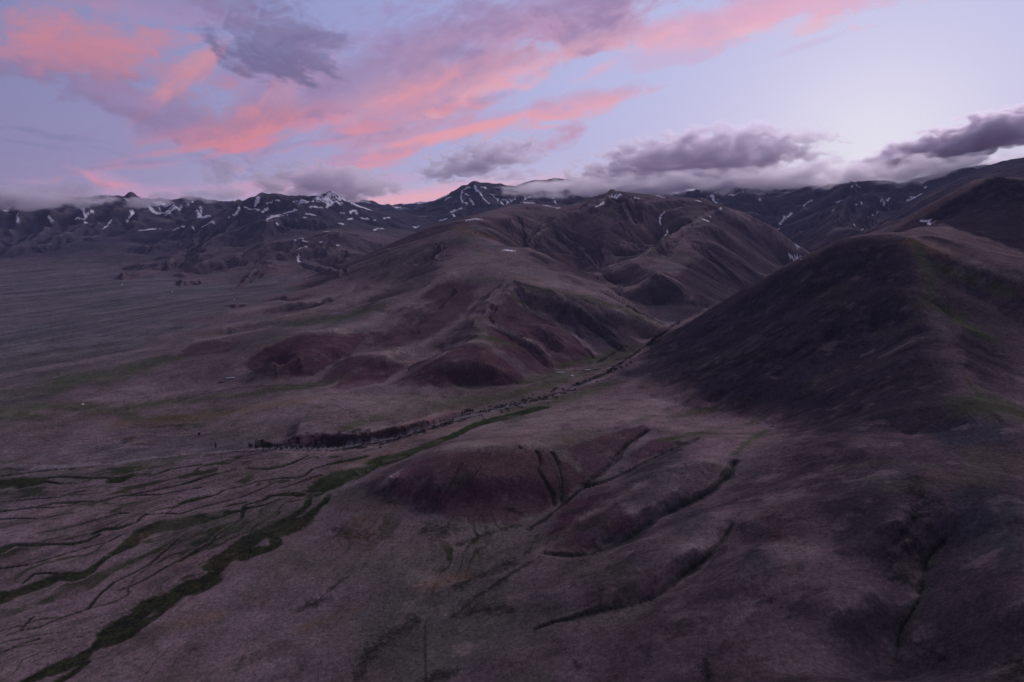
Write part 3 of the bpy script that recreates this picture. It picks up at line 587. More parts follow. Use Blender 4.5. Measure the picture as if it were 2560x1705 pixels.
POLYS = [  # the first three paint shade into the right hill and lower foreground
 ([(650,1700),(900,1400),(1250,1200),(1400,1160),(1850,1000),(2000,1200),(2000,1700)], C_SHADE_ROCK, .28, .06),
 ([(1350,895),(1480,830),(1500,790),(1640,708),(1740,652),(1830,603),(1960,548),(2090,540),(2110,620),(2140,760),(2210,890),(2250,940),(2200,1000),(2050,1000),(1900,1010),(1830,960),(1700,935),(1560,885),(1450,872)], C_SHADE_ROCK, .88, .03),
 ([(2090,540),(2250,600),(2360,650),(2360,1600),(1850,1600),(1950,1350),(1900,1150),(1950,1000),(2150,960),(2250,935),(2140,760)], C_SHADE_ROCK, .72, .09),
 ([(2120,500),(2290,405),(2360,420),(2360,580),(2210,530)], C_SHADE_ROCK, .95, .006),
 ([(560,838),(600,806),(660,779),(705,764),(740,764),(850,768),(845,776),(800,817),(715,865),(640,870),(590,862)], C_RED, .85, .004),
 ([(470,784),(500,782),(545,795),(530,810),(430,820),(395,828),(430,800)], C_RED, .6, .006),
 ([(722,882),(760,852),(805,821),(845,815),(900,816),(868,830),(805,855),(765,884)], C_RED, .7, .004),
 ([(760,892),(805,857),(868,834),(905,833),(930,845),(880,880),(800,895)], C_RED, .85, .004),
 ([(900,882),(940,860),(1000,826),(1050,798),(1084,790),(1120,801),(1165,831),(1210,872),(1190,884),(1060,888),(960,890)], C_RED, .85, .004),
 ([(1120,750),(1180,771),(1235,796),(1268,829),(1280,858),(1240,862),(1215,846),(1170,815),(1120,785)], C_RED, .75, .005),
 ([(1170,680),(1200,707),(1279,748),(1319,778),(1369,818),(1360,842),(1300,845),(1265,822),(1235,790),(1175,765),(1125,740),(1135,710)], C_RED, .7, .006),
 ([(1290,700),(1350,725),(1420,755),(1480,792),(1450,812),(1400,822),(1372,808),(1320,768),(1280,738)], C_SHADE_ROCK, .65, .010),
 ([(1010,640),(1100,652),(1090,690),(1055,733),(1000,770),(900,798),(850,790),(950,742),(1010,700),(960,690)], C_RED, .7, .014),
 ([(1420,690),(1480,652),(1510,630),(1545,642),(1590,690),(1640,702),(1560,742),(1500,735)], C_SHADE_ROCK, .75, .006),
 ([(1640,560),(1700,600),(1760,640),(1650,700),(1590,690),(1560,650)], C_SHADE_ROCK, .5, .02),
 ([(895,1104),(938,1070),(1025,1042),(1090,1032),(1175,1031),(1240,1036),(1290,1062),(1345,1087),(1350,1107),(1290,1150),(1240,1180),(1160,1202),(1055,1196),(985,1172),(915,1147)], C_RED, .72, .011),
 ([(1300,1032),(1380,1002),(1480,977),(1500,986),(1440,1030),(1400,1065),(1356,1105),(1335,1070)], C_RED, .7, .008),
 ([(1445,1045),(1500,1010),(1560,1000),(1545,1030),(1450,1070)], C_RED, .7, .008),
 ([(1290,1162),(1400,1132),(1450,1190),(1480,1207),(1400,1250),(1300,1278),(1250,1262)], C_RED, .75, .010),
 ([(1330,1400),(1380,1345),(1480,1310),(1550,1295),(1560,1320),(1500,1372),(1400,1402)], C_RED, .6, .015),
 ([(1750,1160),(1830,1150),(1870,1180),(1850,1250),(1760,1230)], C_RED, .5, .02),
 ([(1430,1100),(1500,1055),(1570,1045),(1640,1075),(1600,1120),(1480,1172),(1440,1150)], C_BLUE, .40, .02),
 ([(1535,1190),(1600,1160),(1645,1190),(1600,1237),(1540,1222)], C_BLUE, .5, .02), ([(1680,1275),(1740,1252),(1805,1290),(1770,1335),(1700,1320)], C_BLUE, .4, .025),
 ([(2150,980),(2280,955),(2360,1010),(2360,1330),(2200,1250),(2180,1100)], C_BLUE, .6, .03),
 ([(1300,500),(1330,495),(1420,445),(1440,520),(1380,600),(1340,640),(1230,568)], C_SHADE_ROCK, .35, .02),
]
SNOW = {R1: [[(20,480,12),(60,465,10)],[(120,510,10),(125,560,10)],[(330,520,10),(350,550,14),(362,575,10)],[(565,470,10),(575,500,16),(580,520,12),(640,485,14)],[(575,540,20),(590,525,18)],
 [(620,430,14),(680,425,18),(740,400,14),(790,405,8)],[(700,395,10),(740,385,12)],[(525,535,12),(570,545,12)],[(585,565,14)],[(765,545,8),(740,580,10),(705,610,8)],[(910,480,12),(890,530,12),(870,560,6)],[(850,400,12),(880,420,10)],
 [(990,450,16),(1040,480,20),(1100,500,26),(1150,500,26),(1190,470,20),(1240,450,16),(1290,440,18),(1320,420,12)],[(1080,430,20),(1150,440,24),(1200,455,16)],[(1060,440,10),(1100,480,20)],
 [(1350,480,16),(1370,520,20),(1400,530,16),(1430,520,8)],[(1370,450,10),(1380,500,8)],[(1530,430,10),(1575,465,14)],[(1590,420,12),(1630,430,12)],[(1770,390,26),(1770,420,30),(1750,450,14)],
 [(1640,455,12),(1635,480,12),(1610,510,12)],[(1670,455,8),(1720,478,10),(1770,480,10)],[(1835,465,10),(1795,495,8)],[(1820,440,10),(1860,425,12),(1910,415,8)],[(1560,530,8),(1600,515,6)],[(1390,595,8),(1460,560,8)],
 [(1000,615,10),(1060,608,8)],[(1210,600,7),(1260,602,7)],[(1300,590,6),(1330,608,7)],[(1195,615,7)],[(1830,560,12),(1840,535,12),(1880,522,16)],[(1900,515,10),(1960,500,12),(2025,480,10)],[(1880,565,6),(1905,582,7)],
 [(2075,410,20),(2100,430,16)],[(2145,460,16),(2195,460,14)],[(2180,395,26),(2220,395,36),(2240,380,26)],[(2235,460,20),(2270,430,22),(2300,420,18)],[(2100,505,8),(2145,512,9)],[(2085,530,8)],
 [(2020,688,6)],[(2050,673,6),(2070,673,6)],[(2070,690,6),(2110,695,6)],[(2200,700,7)],[(2310,720,6)],[(2240,627,6)],[(2335,573,8)],[(2090,730,7)],[(2055,745,7)],[(2045,785,6),(2040,815,7),(2050,838,6)],[(2300,390,12),(2355,400,12)]],
 R2: [[(0,395,14),(60,420,14),(120,450,12),(190,470,8)],[(70,500,14),(100,480,20),(110,500,16)],[(60,545,9),(85,535,9)],[(150,535,6),(190,540,6)],[(220,548,6),(240,550,6)],[(300,540,8),(340,528,6)],[(235,618,9),(295,605,11)],[(20,500,8)],
 [(110,420,6),(200,430,6)],[(260,440,8),(265,480,8)],[(400,460,8)],[(440,440,6),(560,430,8)],[(835,345,10),(830,380,10),(840,430,10)],[(920,310,16),(940,345,16),(970,380,10),(1020,435,6)],[(860,370,8),(890,380,8)],
 [(885,400,8),(915,445,8)],[(850,340,8),(900,320,8)],[(960,320,12),(1000,330,10)],[(845,425,8),(870,440,6)],[(690,400,5),(750,370,4)],[(770,385,4),(700,425,4)],[(1030,370,8),(1080,405,8),(1120,445,8)],[(1200,400,5),(1140,440,8)],
 [(765,495,9),(790,485,12),(820,470,12)],[(770,510,6),(785,525,6)],[(685,550,8),(720,543,10)],[(510,595,6),(540,590,4)],[(835,580,6)],[(865,555,8),(890,545,10),(940,540,10)],[(1265,410,9),(1270,395,8),(1310,385,6)],
 [(1262,430,6),(1330,434,6),(1400,447,6),(1450,459,7),(1505,468,6)],[(1460,390,6),(1495,440,8)],[(1560,435,6),(1620,438,6)],[(1880,385,26),(1900,385,34),(1895,405,14)],[(1750,457,6),(1790,440,6),(1810,425,6)],[(2020,395,8),(2040,400,7)],
 [(2160,380,6),(2210,392,6)],[(2265,355,14),(2275,380,12),(2300,378,8)],[(2225,490,5),(2195,520,5),(2190,550,6),(2195,578,6)],[(2240,615,7),(2240,635,8),(2225,660,5)],[(1140,755,9),(1170,755,13),(1195,760,8)]],
 R3: [[(240,635,12),(290,635,14),(325,625,14),(340,610,10)],[(220,650,16),(225,680,15),(240,695,12),(280,705,14),(200,710,8)],[(275,590,8),(285,583,6)],[(150,615,12),(145,630,8)],[(225,620,8)],[(360,650,8)],[(385,570,8)],[(400,560,12),(430,560,8)],
 [(120,690,6)],[(265,743,6),(280,746,5)],[(130,832,6)],[(175,823,6)],[(205,797,5)],[(540,680,5),(560,690,5)],[(765,773,8),(725,800,10),(690,840,8),(680,848,6)],[(680,880,6)],[(850,725,5),(870,705,6),(900,690,6)],
 [(1060,708,7),(1075,700,10),(1100,695,6)],[(1165,597,9),(1190,592,7)],[(1200,578,5),(1235,595,4)],[(1045,757,11)],[(1050,780,5)],[(1240,700,8),(1245,715,6)],[(1205,715,6)],[(1280,760,5)],[(1290,805,6),(1320,790,8),(1355,770,8)],
 [(1190,855,6),(1215,850,4)],[(1380,690,6),(1400,715,6)],[(1415,690,8),(1430,672,6)],[(1550,692,8),(1580,680,8),(1640,650,8),(1680,630,6)],[(1590,665,7)],[(1680,600,5)],[(1250,890,4)],[(1740,685,4),(1790,680,4)],
 [(1650,830,3),(1700,832,5),(1720,818,5)],[(1700,840,4),(1710,855,4)],[(750,1065,6),(780,1078,8),(815,1082,8)],[(808,1000,5)],[(785,1097,4)],[(825,1095,4)]]}
TRACK = [ [(400,925,2.2),(470,905,2),(560,890,2),(650,885,2),(740,887,2),(770,878,2)], [(980,1700,5),(979,1568,5),(978,1500,4),(977,1430,3.5)] ]

# --- first the land forms: swales, channel beds, the cut bank
h_before = h.copy()
D_green = field()
for k_, (cv, pts) in enumerate(GREEN): trace(D_green, [(a, b, c * ((1.5, 1.4)[k_] if k_ < 2 else 2.1 if c > 45 else 1.15)) for a, b, c in pts], cv, lo=0.7)
D_dark = field()
for pts in DARK: trace(D_dark, pts)
D_drain = field()
for k_, (cv, pts) in enumerate(DRAIN[:8]): trace(D_drain, [(a, b, c * (.45 if k_ in (1, 2, 3) else .75)) for a, b, c in pts], cv, lo=.4)
D_wash = field()
for cv, pts in DRAIN[:8]: trace(D_wash, [(a, b, c * 3.2) for a, b, c in pts], cv)
m_green = mask(D_green, .30, .3); 
h = h - (RHO * (.0013 * mask(D_green, .2, .4) * smoothstep(.35, 0, SLOPE))).astype(np.float32)
# cut bank on the north side of the river
base = [(640,1022),(679,1018),(787,1020),(854,1012),(921,998),(988,982),(1045,957),(1100,944)]
gb = [ground(u, v) for u, v in base]
S = np.full((NA, NR), 9.0, np.float32); LEN = np.zeros((NA, NR), np.float32)
for n_, ((i0, j0), (i1, j1)) in enumerate(zip(gb, gb[1:])):
    gx, gy = (i1 - i0) * DA, (j1 - j0) * DL; gn2 = gx * gx + gy * gy
    ia, ib = int(min(i0, i1) - .12 / DA), int(max(i0, i1) + .12 / DA); ja, jb = int(min(j0, j1) - .16 / DL), int(max(j0, j1) + .16 / DL)
    px = (np.arange(ia, ib) - i0)[:, None] * DA; py = (np.arange(ja, jb) - j0)[None, :] * DL
    t = np.clip((px * gx + py * gy) / gn2, 0, 1)
    d = np.hypot(px - t * gx, py - t * gy); sgn = np.sign(gx * py - gy * px)
    sub = S[ia:ib, ja:jb]; new = d < np.abs(sub); sub[new] = (d * sgn)[new]; LEN[ia:ib, ja:jb][new] = (n_ + t + 0 * d)[new]
taper = smoothstep(0, 1.6, LEN) * (1 - smoothstep(5.2, 7, LEN))
bank = 9.5 * taper * (1 - smoothstep(.02, .14, S)) * (S < 8)
h = h + (bank * smoothstep(0, .0095, S + J * .0005) - 3.0 * taper * (1 - smoothstep(.01, .03, np.abs(S + .012)))).astype(np.float32)

gx, gy = gradient(h); SLOPE = np.sqrt(gx * gx + gy * gy)

# --- then the ground cover: albedo per vertex
def blur(a, n):
    for _ in range(n):
        a = (np.roll(a, 1, 0) + np.roll(a, -1, 0) + a * 2) / 4; a = (np.roll(a, 1, 1) + np.roll(a, -1, 1) + a * 2) / 4
    return a
rel = h / RHO
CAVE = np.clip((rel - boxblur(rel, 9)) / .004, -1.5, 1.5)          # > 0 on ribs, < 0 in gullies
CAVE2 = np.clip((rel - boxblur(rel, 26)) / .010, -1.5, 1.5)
def fb(lam, seed, o=4):
    s = 0; a = 1.0
    for k in range(o):
        s = s + vnoise(X / lam + 13.7 * k, Y / lam, seed + k) * a; lam *= .47; a *= .6
    return s
n_big, n_mid, n_fine = fb(900, 41), fb(260, 51), fb(60, 61, 5)
FINE = vnoise(JA * 420, JL * 420, 71) + vnoise(JA * 210, JL * 210, 72)

def col(r, g, b): return np.array([r, g, b], np.float32)
ALB = np.empty((NA, NR, 3), np.float32)
ALB[:] = col(*C_STEPPE)
def mix(m, c, k=1.0):
    global ALB
    m = np.clip(m * k, 0, 1)[..., None].astype(np.float32); ALB = ALB * (1 - m) + col(*c) * m
steepm = smoothstep(.18, .5, SLOPE)
mix(smoothstep(-.35, .55, n_big + n_mid * .5), C_GREY, .7)
mix(smoothstep(.0, .5, n_mid + n_fine * .4) * (1 - steepm * .6), C_OLIVE, .55)
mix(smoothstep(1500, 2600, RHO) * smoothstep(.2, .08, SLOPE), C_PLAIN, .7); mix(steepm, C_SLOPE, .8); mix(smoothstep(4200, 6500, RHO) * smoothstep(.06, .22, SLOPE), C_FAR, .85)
# fan streaks: run down the fan from its apex, and along the far apron
i_, j_ = ground(1060, 960); ax_, ay_ = X[int(i_), int(j_)], Y[int(i_), int(j_)]
FA = np.arctan2(X - ax_, Y - ay_); FRr = np.log(np.hypot(X - ax_, Y - ay_) + 60)
st = vnoise(FA * 26, FRr * 5, 81) + vnoise(FA * 70, FRr * 9, 82) * .9 + vnoise(FA * 160, FRr * 16, 83) * .7
wob = vnoise(FA * 9, FRr * 7, 111) * .10 + vnoise(FA * 22, FRr * 18, 112) * .035 + vnoise(FA * 60, FRr * 50, 113) * .010
thr = np.abs(vnoise((FA + wob) * 34, FRr * 3.2, 114)) * (1 + 1.2 * vnoise(FA * 12, FRr * 6, 115)) + .03 * (vnoise(JA * 60, JL * 60, 116) + .2)
thr2 = np.abs(vnoise((FA + wob * .8) * 80, FRr * 6, 117)) + .04 * (vnoise(JA * 90, JL * 90, 118) + .2)
thr3 = np.abs(vnoise((FA + wob * .6) * 150, FRr * 9, 119)) + .03 * vnoise(JA * 150, JL * 150, 120)
flat = smoothstep(.16, .05, SLOPE) * smoothstep(.25, -.05, JA)
near = (1 - smoothstep(1250, 1500, RHO)) * flat
mix(near * smoothstep(.15, .8, st), C_DGREEN, .45); mix(near * smoothstep(-.2, -.9, st), C_PALE, .4)
mix(near * smoothstep(.065, .02, thr), C_LUSH, .85); mix(near * smoothstep(.10, .03, thr3), C_DGREEN, .45); mix(near * smoothstep(.09, .03, thr2) * smoothstep(-.3, .3, n_mid), C_DGREEN, .55)
th = math.radians(62); px = X * math.cos(th) + Y * math.sin(th); py = -X * math.sin(th) + Y * math.cos(th)
wv = vnoise(X / 500, Y / 500, 90) * 260
s2 = vnoise(px / 900, (py + wv) / 75, 84) + vnoise(px / 500, (py + wv) / 32, 85) * .8 + vnoise(px / 250, (py + wv) / 14, 86) * .5
farp = smoothstep(1300, 1700, RHO) * flat
mix(farp * smoothstep(-.05, .6, s2), C_DGREEN, .42); mix(farp * smoothstep(-.1, -.7, s2), C_PALE, .35)
r2_ = np.abs(vnoise(px / 1100, (py + wv) / 60, 87)); mix(farp * smoothstep(.07, .02, r2_), C_DGREEN, .4)
# ribs pale (grass plus painted crest highlight), gullies darker and greener
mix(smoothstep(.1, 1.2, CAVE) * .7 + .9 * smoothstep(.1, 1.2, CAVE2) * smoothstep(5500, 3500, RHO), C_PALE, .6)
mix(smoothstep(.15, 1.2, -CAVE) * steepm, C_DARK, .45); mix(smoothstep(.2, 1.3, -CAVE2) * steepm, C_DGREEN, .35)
def soft(strokes, c, k, jit=.5, sf=.6, f=1.0):
    D = field()
    for p in strokes: trace(D, [(u, v, w * f) for u, v, w in p])
    m = mask(D, jit, sf); mix(m, c, k); return m
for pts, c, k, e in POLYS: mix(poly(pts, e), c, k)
soft(BLUE, C_BLUE, .25, .5, .6)
soft(BROWNROCK, C_OCHRE, .6, .6)
soft(MEADOW, C_GREEN, .68, .6, .9, 1.15)
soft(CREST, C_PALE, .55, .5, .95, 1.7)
soft(OCHRE, C_OCHRE, .38, .9, .8)
soft(PALEBED, C_BED, .5, .7, .6)
mix(1 - smoothstep(.75, 1.2, D_green + J * .16 + J2 * .16), C_LUSH, .93)
mix((1 - smoothstep(.75, 1.2, D_green + J * .16 + J2 * .16)) * smoothstep(-.3, .4, J2 - .3 * J), C_DARK, .75)
i0_, _ = ground(760, 1100); upper = smoothstep(i0_ - 60, i0_ + 60, np.arange(NA))[:, None]
mix(mask(D_green, .25, .35) * upper, C_BRIGHT, .22)
mix(1 - smoothstep(.1, 2.0, D_dark + J2 * 1.4 + J * 1.0), C_DARK, .7)
for cl in (REDCLIFF,): pass
mix(smoothstep(.0, .003, S) * (1 - smoothstep(.011, .015, S)) * taper, C_CLIFF, .9)
mix(smoothstep(.012, .015, S) * (1 - smoothstep(.017, .022, S)) * taper, C_PALE, .8)
mix(1 - smoothstep(.2, 1.6, D_wash + J2 * .8 + J * .7), C_DGREEN, .5); mix(1 - smoothstep(.1, 1.2, D_drain + J2 * .7 + J * .3), C_DARK, .8)
m_scrub = soft(SCRUB, C_DARK, .85, 1.1, .5)
m_gravel = soft(GRAVEL, C_GRAVEL, .55, 1.5, .6, .7)
soft(TRACK, C_DARK, .5, .1, .3)
D_snow = field()
for cv, L_ in SNOW.items():
    for pts in L_: trace(D_snow, [(p[0], p[1], p[2] * (1.25 if p[2] >= 16 else .85)) for p in pts], cv, lo=.38)
alt = smoothstep(150, 420, h) * smoothstep(6000, 7500, RHO)      # scattered streaks high on the far range
speck = smoothstep(.30, .5, vnoise(JA * 260, JL * 200, 95) + vnoise(JA * 600, JL * 500, 96) * .7 + vnoise(JA * 90, JL * 90, 97) * .8)
m_snow = np.maximum((1 - smoothstep(.7, 1.1, D_snow + J2 * 1.15 + J * .5)), alt * speck * smoothstep(-.2, .6, -CAVE2) * .9)
c1, c2, c3 = fb(75, 151, 4), fb(28, 161, 4), fb(130, 171, 4)
nr = smoothstep(2600, 900, RHO)
mix(nr * smoothstep(.12, .5, c1), C_OLIVE, .4); mix(nr * smoothstep(.2, .6, c3) * (1 - steepm), C_OCHRE, .16); mix(nr * smoothstep(.30, .62, c2 + .35 * c1), C_DARK, .30); mix(nr * smoothstep(-.3, -.65, c2 + .3 * c3), C_PALE, .25)
rk = smoothstep(.22, .4, SLOPE) * smoothstep(.05, .5, fb(160, 181, 3) + .3) * smoothstep(5000, 2500, RHO)
mix(rk * smoothstep(.12, .35, vnoise(X / 9, Y / 9, 182) + vnoise(X / 18, Y / 18, 183)), C_DARK, .32); mix(rk * smoothstep(.2, .45, vnoise(X / 11, Y / 11, 184) + vnoise(X / 22, Y / 22, 185)), C_BED, .20)
IX_, IY_ = np.meshgrid(np.arange(NA), np.arange(NR), indexing='ij')
ALB *= np.clip(1 + .2 * (hash2(IX_, IY_, 5) - .5) + .30 * (hash2(IX_ // 2, IY_ // 2, 6) - .5) * .8 + .30 * n_fine + .10 * FINE + .22 * fb(22, 131, 3) * (RHO < 2500), .4, 1.8)[..., None]
ALB = np.clip(ALB * 1.0, .006, 1)
mix(m_snow, (.80, .80, .84))
# ------------------------------------------------------------------ the land as meshes
def ground_material():
    m = bpy.data.materials.new('ground_cover'); m.use_nodes = True
    nt = m.node_tree; nt.nodes.clear(); N = nt.nodes.new; L = nt.links.new
    out = N('ShaderNodeOutputMaterial'); b = N('ShaderNodeBsdfPrincipled'); L(b.outputs[0], out.inputs[0])
    b.inputs['Roughness'].default_value = 1; b.inputs['Specular IOR Level'].default_value = 0
    at = N('ShaderNodeAttribute'); at.attribute_name = 'albedo'
    geo = N('ShaderNodeNewGeometry')
    n1 = N('ShaderNodeTexNoise'); n1.inputs['Scale'].default_value = .26; n1.inputs['Detail'].default_value = 7; n1.inputs['Roughness'].default_value = .82
    L(geo.outputs['Position'], n1.inputs['Vector'])
    mr = N('ShaderNodeMapRange'); mr.inputs[1].default_value = .34; mr.inputs[2].default_value = .66; mr.inputs[3].default_value = .58; mr.inputs[4].default_value = 1.42
    L(n1.outputs[0], mr.inputs[0])
    mu = N('ShaderNodeVectorMath'); mu.operation = 'SCALE'; L(at.outputs['Color'], mu.inputs[0]); L(mr.outputs[0], mu.inputs['Scale'])
    L(mu.outputs[0], b.inputs['Base Color'])
    n2 = N('ShaderNodeTexNoise'); n2.inputs['Scale'].default_value = .12; n2.inputs['Detail'].default_value = 7; n2.inputs['Roughness'].default_value = .72
    L(geo.outputs['Position'], n2.inputs['Vector'])
    bp = N('ShaderNodeBump'); bp.inputs['Strength'].default_value = .7; bp.inputs['Distance'].default_value = 2.2
    L(n2.outputs[0], bp.inputs['Height']); L(bp.outputs[0], b.inputs['Normal'])
    return m
M_GROUND = ground_material()
gx, gy = gradient(h)
NRM = np.stack([-gx, -gy, np.ones_like(gx)], -1); NRM /= np.linalg.norm(NRM, axis=-1, keepdims=True)
IDX = np.arange(NA * NR, dtype=np.int32).reshape(NA, NR)
QUAD = np.stack([IDX[:-1, :-1], IDX[:-1, 1:], IDX[1:, 1:], IDX[1:, :-1]], -1).reshape(-1, 4)[:, ::-1]
CO = np.stack([X, Y, h], -1).reshape(-1, 3).astype(np.float32)
def land(name, sel):
    """one sheet of the land: the faces picked by sel, a boolean grid"""
    q = QUAD[sel.reshape(-1)]
    used, inv = np.unique(q, return_inverse=True); inv = inv.astype(np.int32).ravel()
    me = bpy.data.meshes.new(name)
    me.vertices.add(len(used)); me.vertices.foreach_set('co', CO[used].ravel())
    me.loops.add(len(inv)); me.loops.foreach_set('vertex_index', inv)
    me.polygons.add(len(q)); me.polygons.foreach_set('loop_start', np.arange(0, len(inv), 4, dtype=np.int32))
    me.update(); me.shade_smooth()
    at = me.attributes.new('albedo', 'FLOAT_COLOR', 'POINT')
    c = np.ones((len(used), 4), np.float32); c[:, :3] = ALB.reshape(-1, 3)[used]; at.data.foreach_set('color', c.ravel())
    me.normals_split_custom_set_from_vertices(NRM.reshape(-1, 3)[used])
    me.materials.append(M_GROUND)
    ob = bpy.data.objects.new(name, me); scene.collection.objects.link(ob); ob['kind'] = 'structure'
    return ob
def face(a): return (a[:-1, :-1] + a[1:, 1:]) * .5
f_snow = face(m_snow) > .5
f_rho = face(RHO + 0 * h); f_slope = face(boxblur(SLOPE, 7)); f_h = face(h); f_az = face(JA)
river = field()
for p in GRAVEL + SCRUB[:3]: trace(river, [(u, v, w * 1.2) for u, v, w in p])
f_riv = (face(river) < 1) & ~f_snow
line = np.interp(f_az, [-.8, -.3, 0, .12, .3, .5, .8], [2700, 2900, 4000, 2150, 2000, 1900, 1800])
f_far = (f_rho > line + 1400 * smoothstep(-.25, .05, f_az) * 0) & ~f_snow & ~f_riv
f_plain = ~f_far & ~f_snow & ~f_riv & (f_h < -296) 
f_near = ~f_far & ~f_snow & ~f_riv & ~f_plain & (f_az > np.interp(f_rho, [300, 900, 1300, 1800, 2100], [-.6, -.3, .12, .2, .235]))
f_mid = ~(f_far | f_snow | f_riv | f_plain | f_near)
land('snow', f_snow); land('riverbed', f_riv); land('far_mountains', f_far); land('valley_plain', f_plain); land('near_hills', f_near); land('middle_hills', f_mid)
# the low ground outside the surveyed land
bm = bmesh.new(); bmesh.ops.create_grid(bm, x_segments=8, y_segments=8, size=16500); me = bpy.data.meshes.new('ground'); bm.to_mesh(me); bm.free()
gm = bpy.data.materials.new('dry_steppe'); gm.use_nodes = True; gb_ = gm.node_tree.nodes['Principled BSDF']; gb_.inputs['Roughness'].default_value = 1; gb_.inputs['Specular IOR Level'].default_value = 0
gn = gm.node_tree.nodes.new('ShaderNodeTexNoise'); gn.inputs['Scale'].default_value = .004; gr_ = gm.node_tree.nodes.new('ShaderNodeValToRGB')
gr_.color_ramp.elements[0].color = (.09, .08, .07, 1); gr_.color_ramp.elements[1].color = (.15, .115, .105, 1); gg = gm.node_tree.nodes.new('ShaderNodeNewGeometry')
gm.node_tree.links.new(gg.outputs['Position'], gn.inputs['Vector']); gm.node_tree.links.new(gn.outputs[0], gr_.inputs[0]); gm.node_tree.links.new(gr_.outputs[0], gb_.inputs['Base Color'])
me.materials.append(gm); go_ = bpy.data.objects.new('ground', me); go_.location = (0, 0, -440); scene.collection.objects.link(go_); go_['kind'] = 'structure'
print('LOWEST', float(h.min()))
SAL, MAU, DUS, PNK = (232, 150, 156), (160, 134, 172), (142, 118, 154), (228, 165, 190)
HIGH = [
 (330,0,260,34,-8,(178,140,178),MAU,.5), (180,110,290,85,-10,(196,132,150),(206,136,150),.9), (300,205,300,60,-18,DUS,(196,134,150),.8),
 (60,150,170,40,-6,DUS,(190,134,156),.7), (430,165,110,26,35,(218,148,156),None,.8), (330,240,240,44,-20,DUS,MAU,.75), (600,180,330,80,20,(172,144,182),MAU,.45),
 (620,220,150,40,45,(200,145,168),MAU,.6), (820,190,200,60,22,(190,148,180),MAU,.6), (540,290,190,34,16,(228,142,148),(184,134,160),.95), (610,262,80,40,50,(228,146,150),None,.75),
 (420,300,120,20,8,(206,140,160),MAU,.6), (375,357,120,15,9,(232,146,152),(190,140,170),.95), (570,338,80,12,15,(232,142,154),None,.9), (270,386,130,9,7,(206,148,172),MAU,.7),
 (245,408,75,13,-14,(238,160,176),(196,160,194),.8), (90,425,120,14,-3,(206,160,188),(168,150,184),.7), (50,300,120,8,-7,(132,132,168),None,.6), (60,330,110,6,-9,(136,136,170),None,.5),
 (230,345,110,6,-14,(146,142,176),None,.45),
 (1350,10,520,70,8,(182,146,186),(160,136,178),.8), (1200,110,470,92,17,(206,158,184),(160,134,172),.9), (1000,120,260,80,25,(190,150,180),(146,128,168),.6),
 (1180,168,400,34,17,(246,176,184),(206,160,184),.8), (1660,46,420,40,14,(246,186,196),(214,172,200),.85), (1800,10,300,26,11,(232,178,204),None,.7),
 (960,185,170,30,18,(236,160,168),(190,150,180),.8), (1560,110,220,30,16,(214,176,208),None,.5),
 (1210,262,230,20,13,(246,166,172),(206,164,194),.95), (1330,236,110,22,14,(240,172,184),(210,172,202),.85), (1090,296,190,11,12,(246,168,172),None,.85), (1250,296,60,6,9,(244,170,178),None,.7),
 (960,258,130,14,12,(230,152,164),(176,148,184),.85), (830,291,75,8,9,(238,152,160),None,.8), (730,272,80,18,12,(222,148,166),MAU,.8), (900,250,130,20,15,(184,150,184),None,.5),
 (740,328,110,12,9,(216,152,176),MAU,.7), (850,356,110,13,9,(244,158,166),(196,160,192),.95), (760,388,150,12,9,(240,160,174),(196,162,196),.8), (1380,160,50,12,28,(238,178,196),None,.7),
 (1870,98,150,9,20,(212,198,228),None,.7), (950,446,260,18,7,(252,184,192),(232,184,206),.9), (620,430,320,16,4,(222,170,198),None,.6), (330,445,220,18,3,(216,166,196),None,.6),
 (1450,400,260,9,7,(244,214,226),None,.6), (1100,440,160,14,6,(246,190,204),None,.7),
 (560,40,130,56,-20,(116,108,148),(134,122,162),.55,2.2), (640,85,115,56,-12,(100,94,132),(124,114,152),.72,2.4), (700,100,70,24,10,(112,104,144),None,.7,2.2), (480,20,110,40,-25,(146,124,162),None,.6,2),
 ]
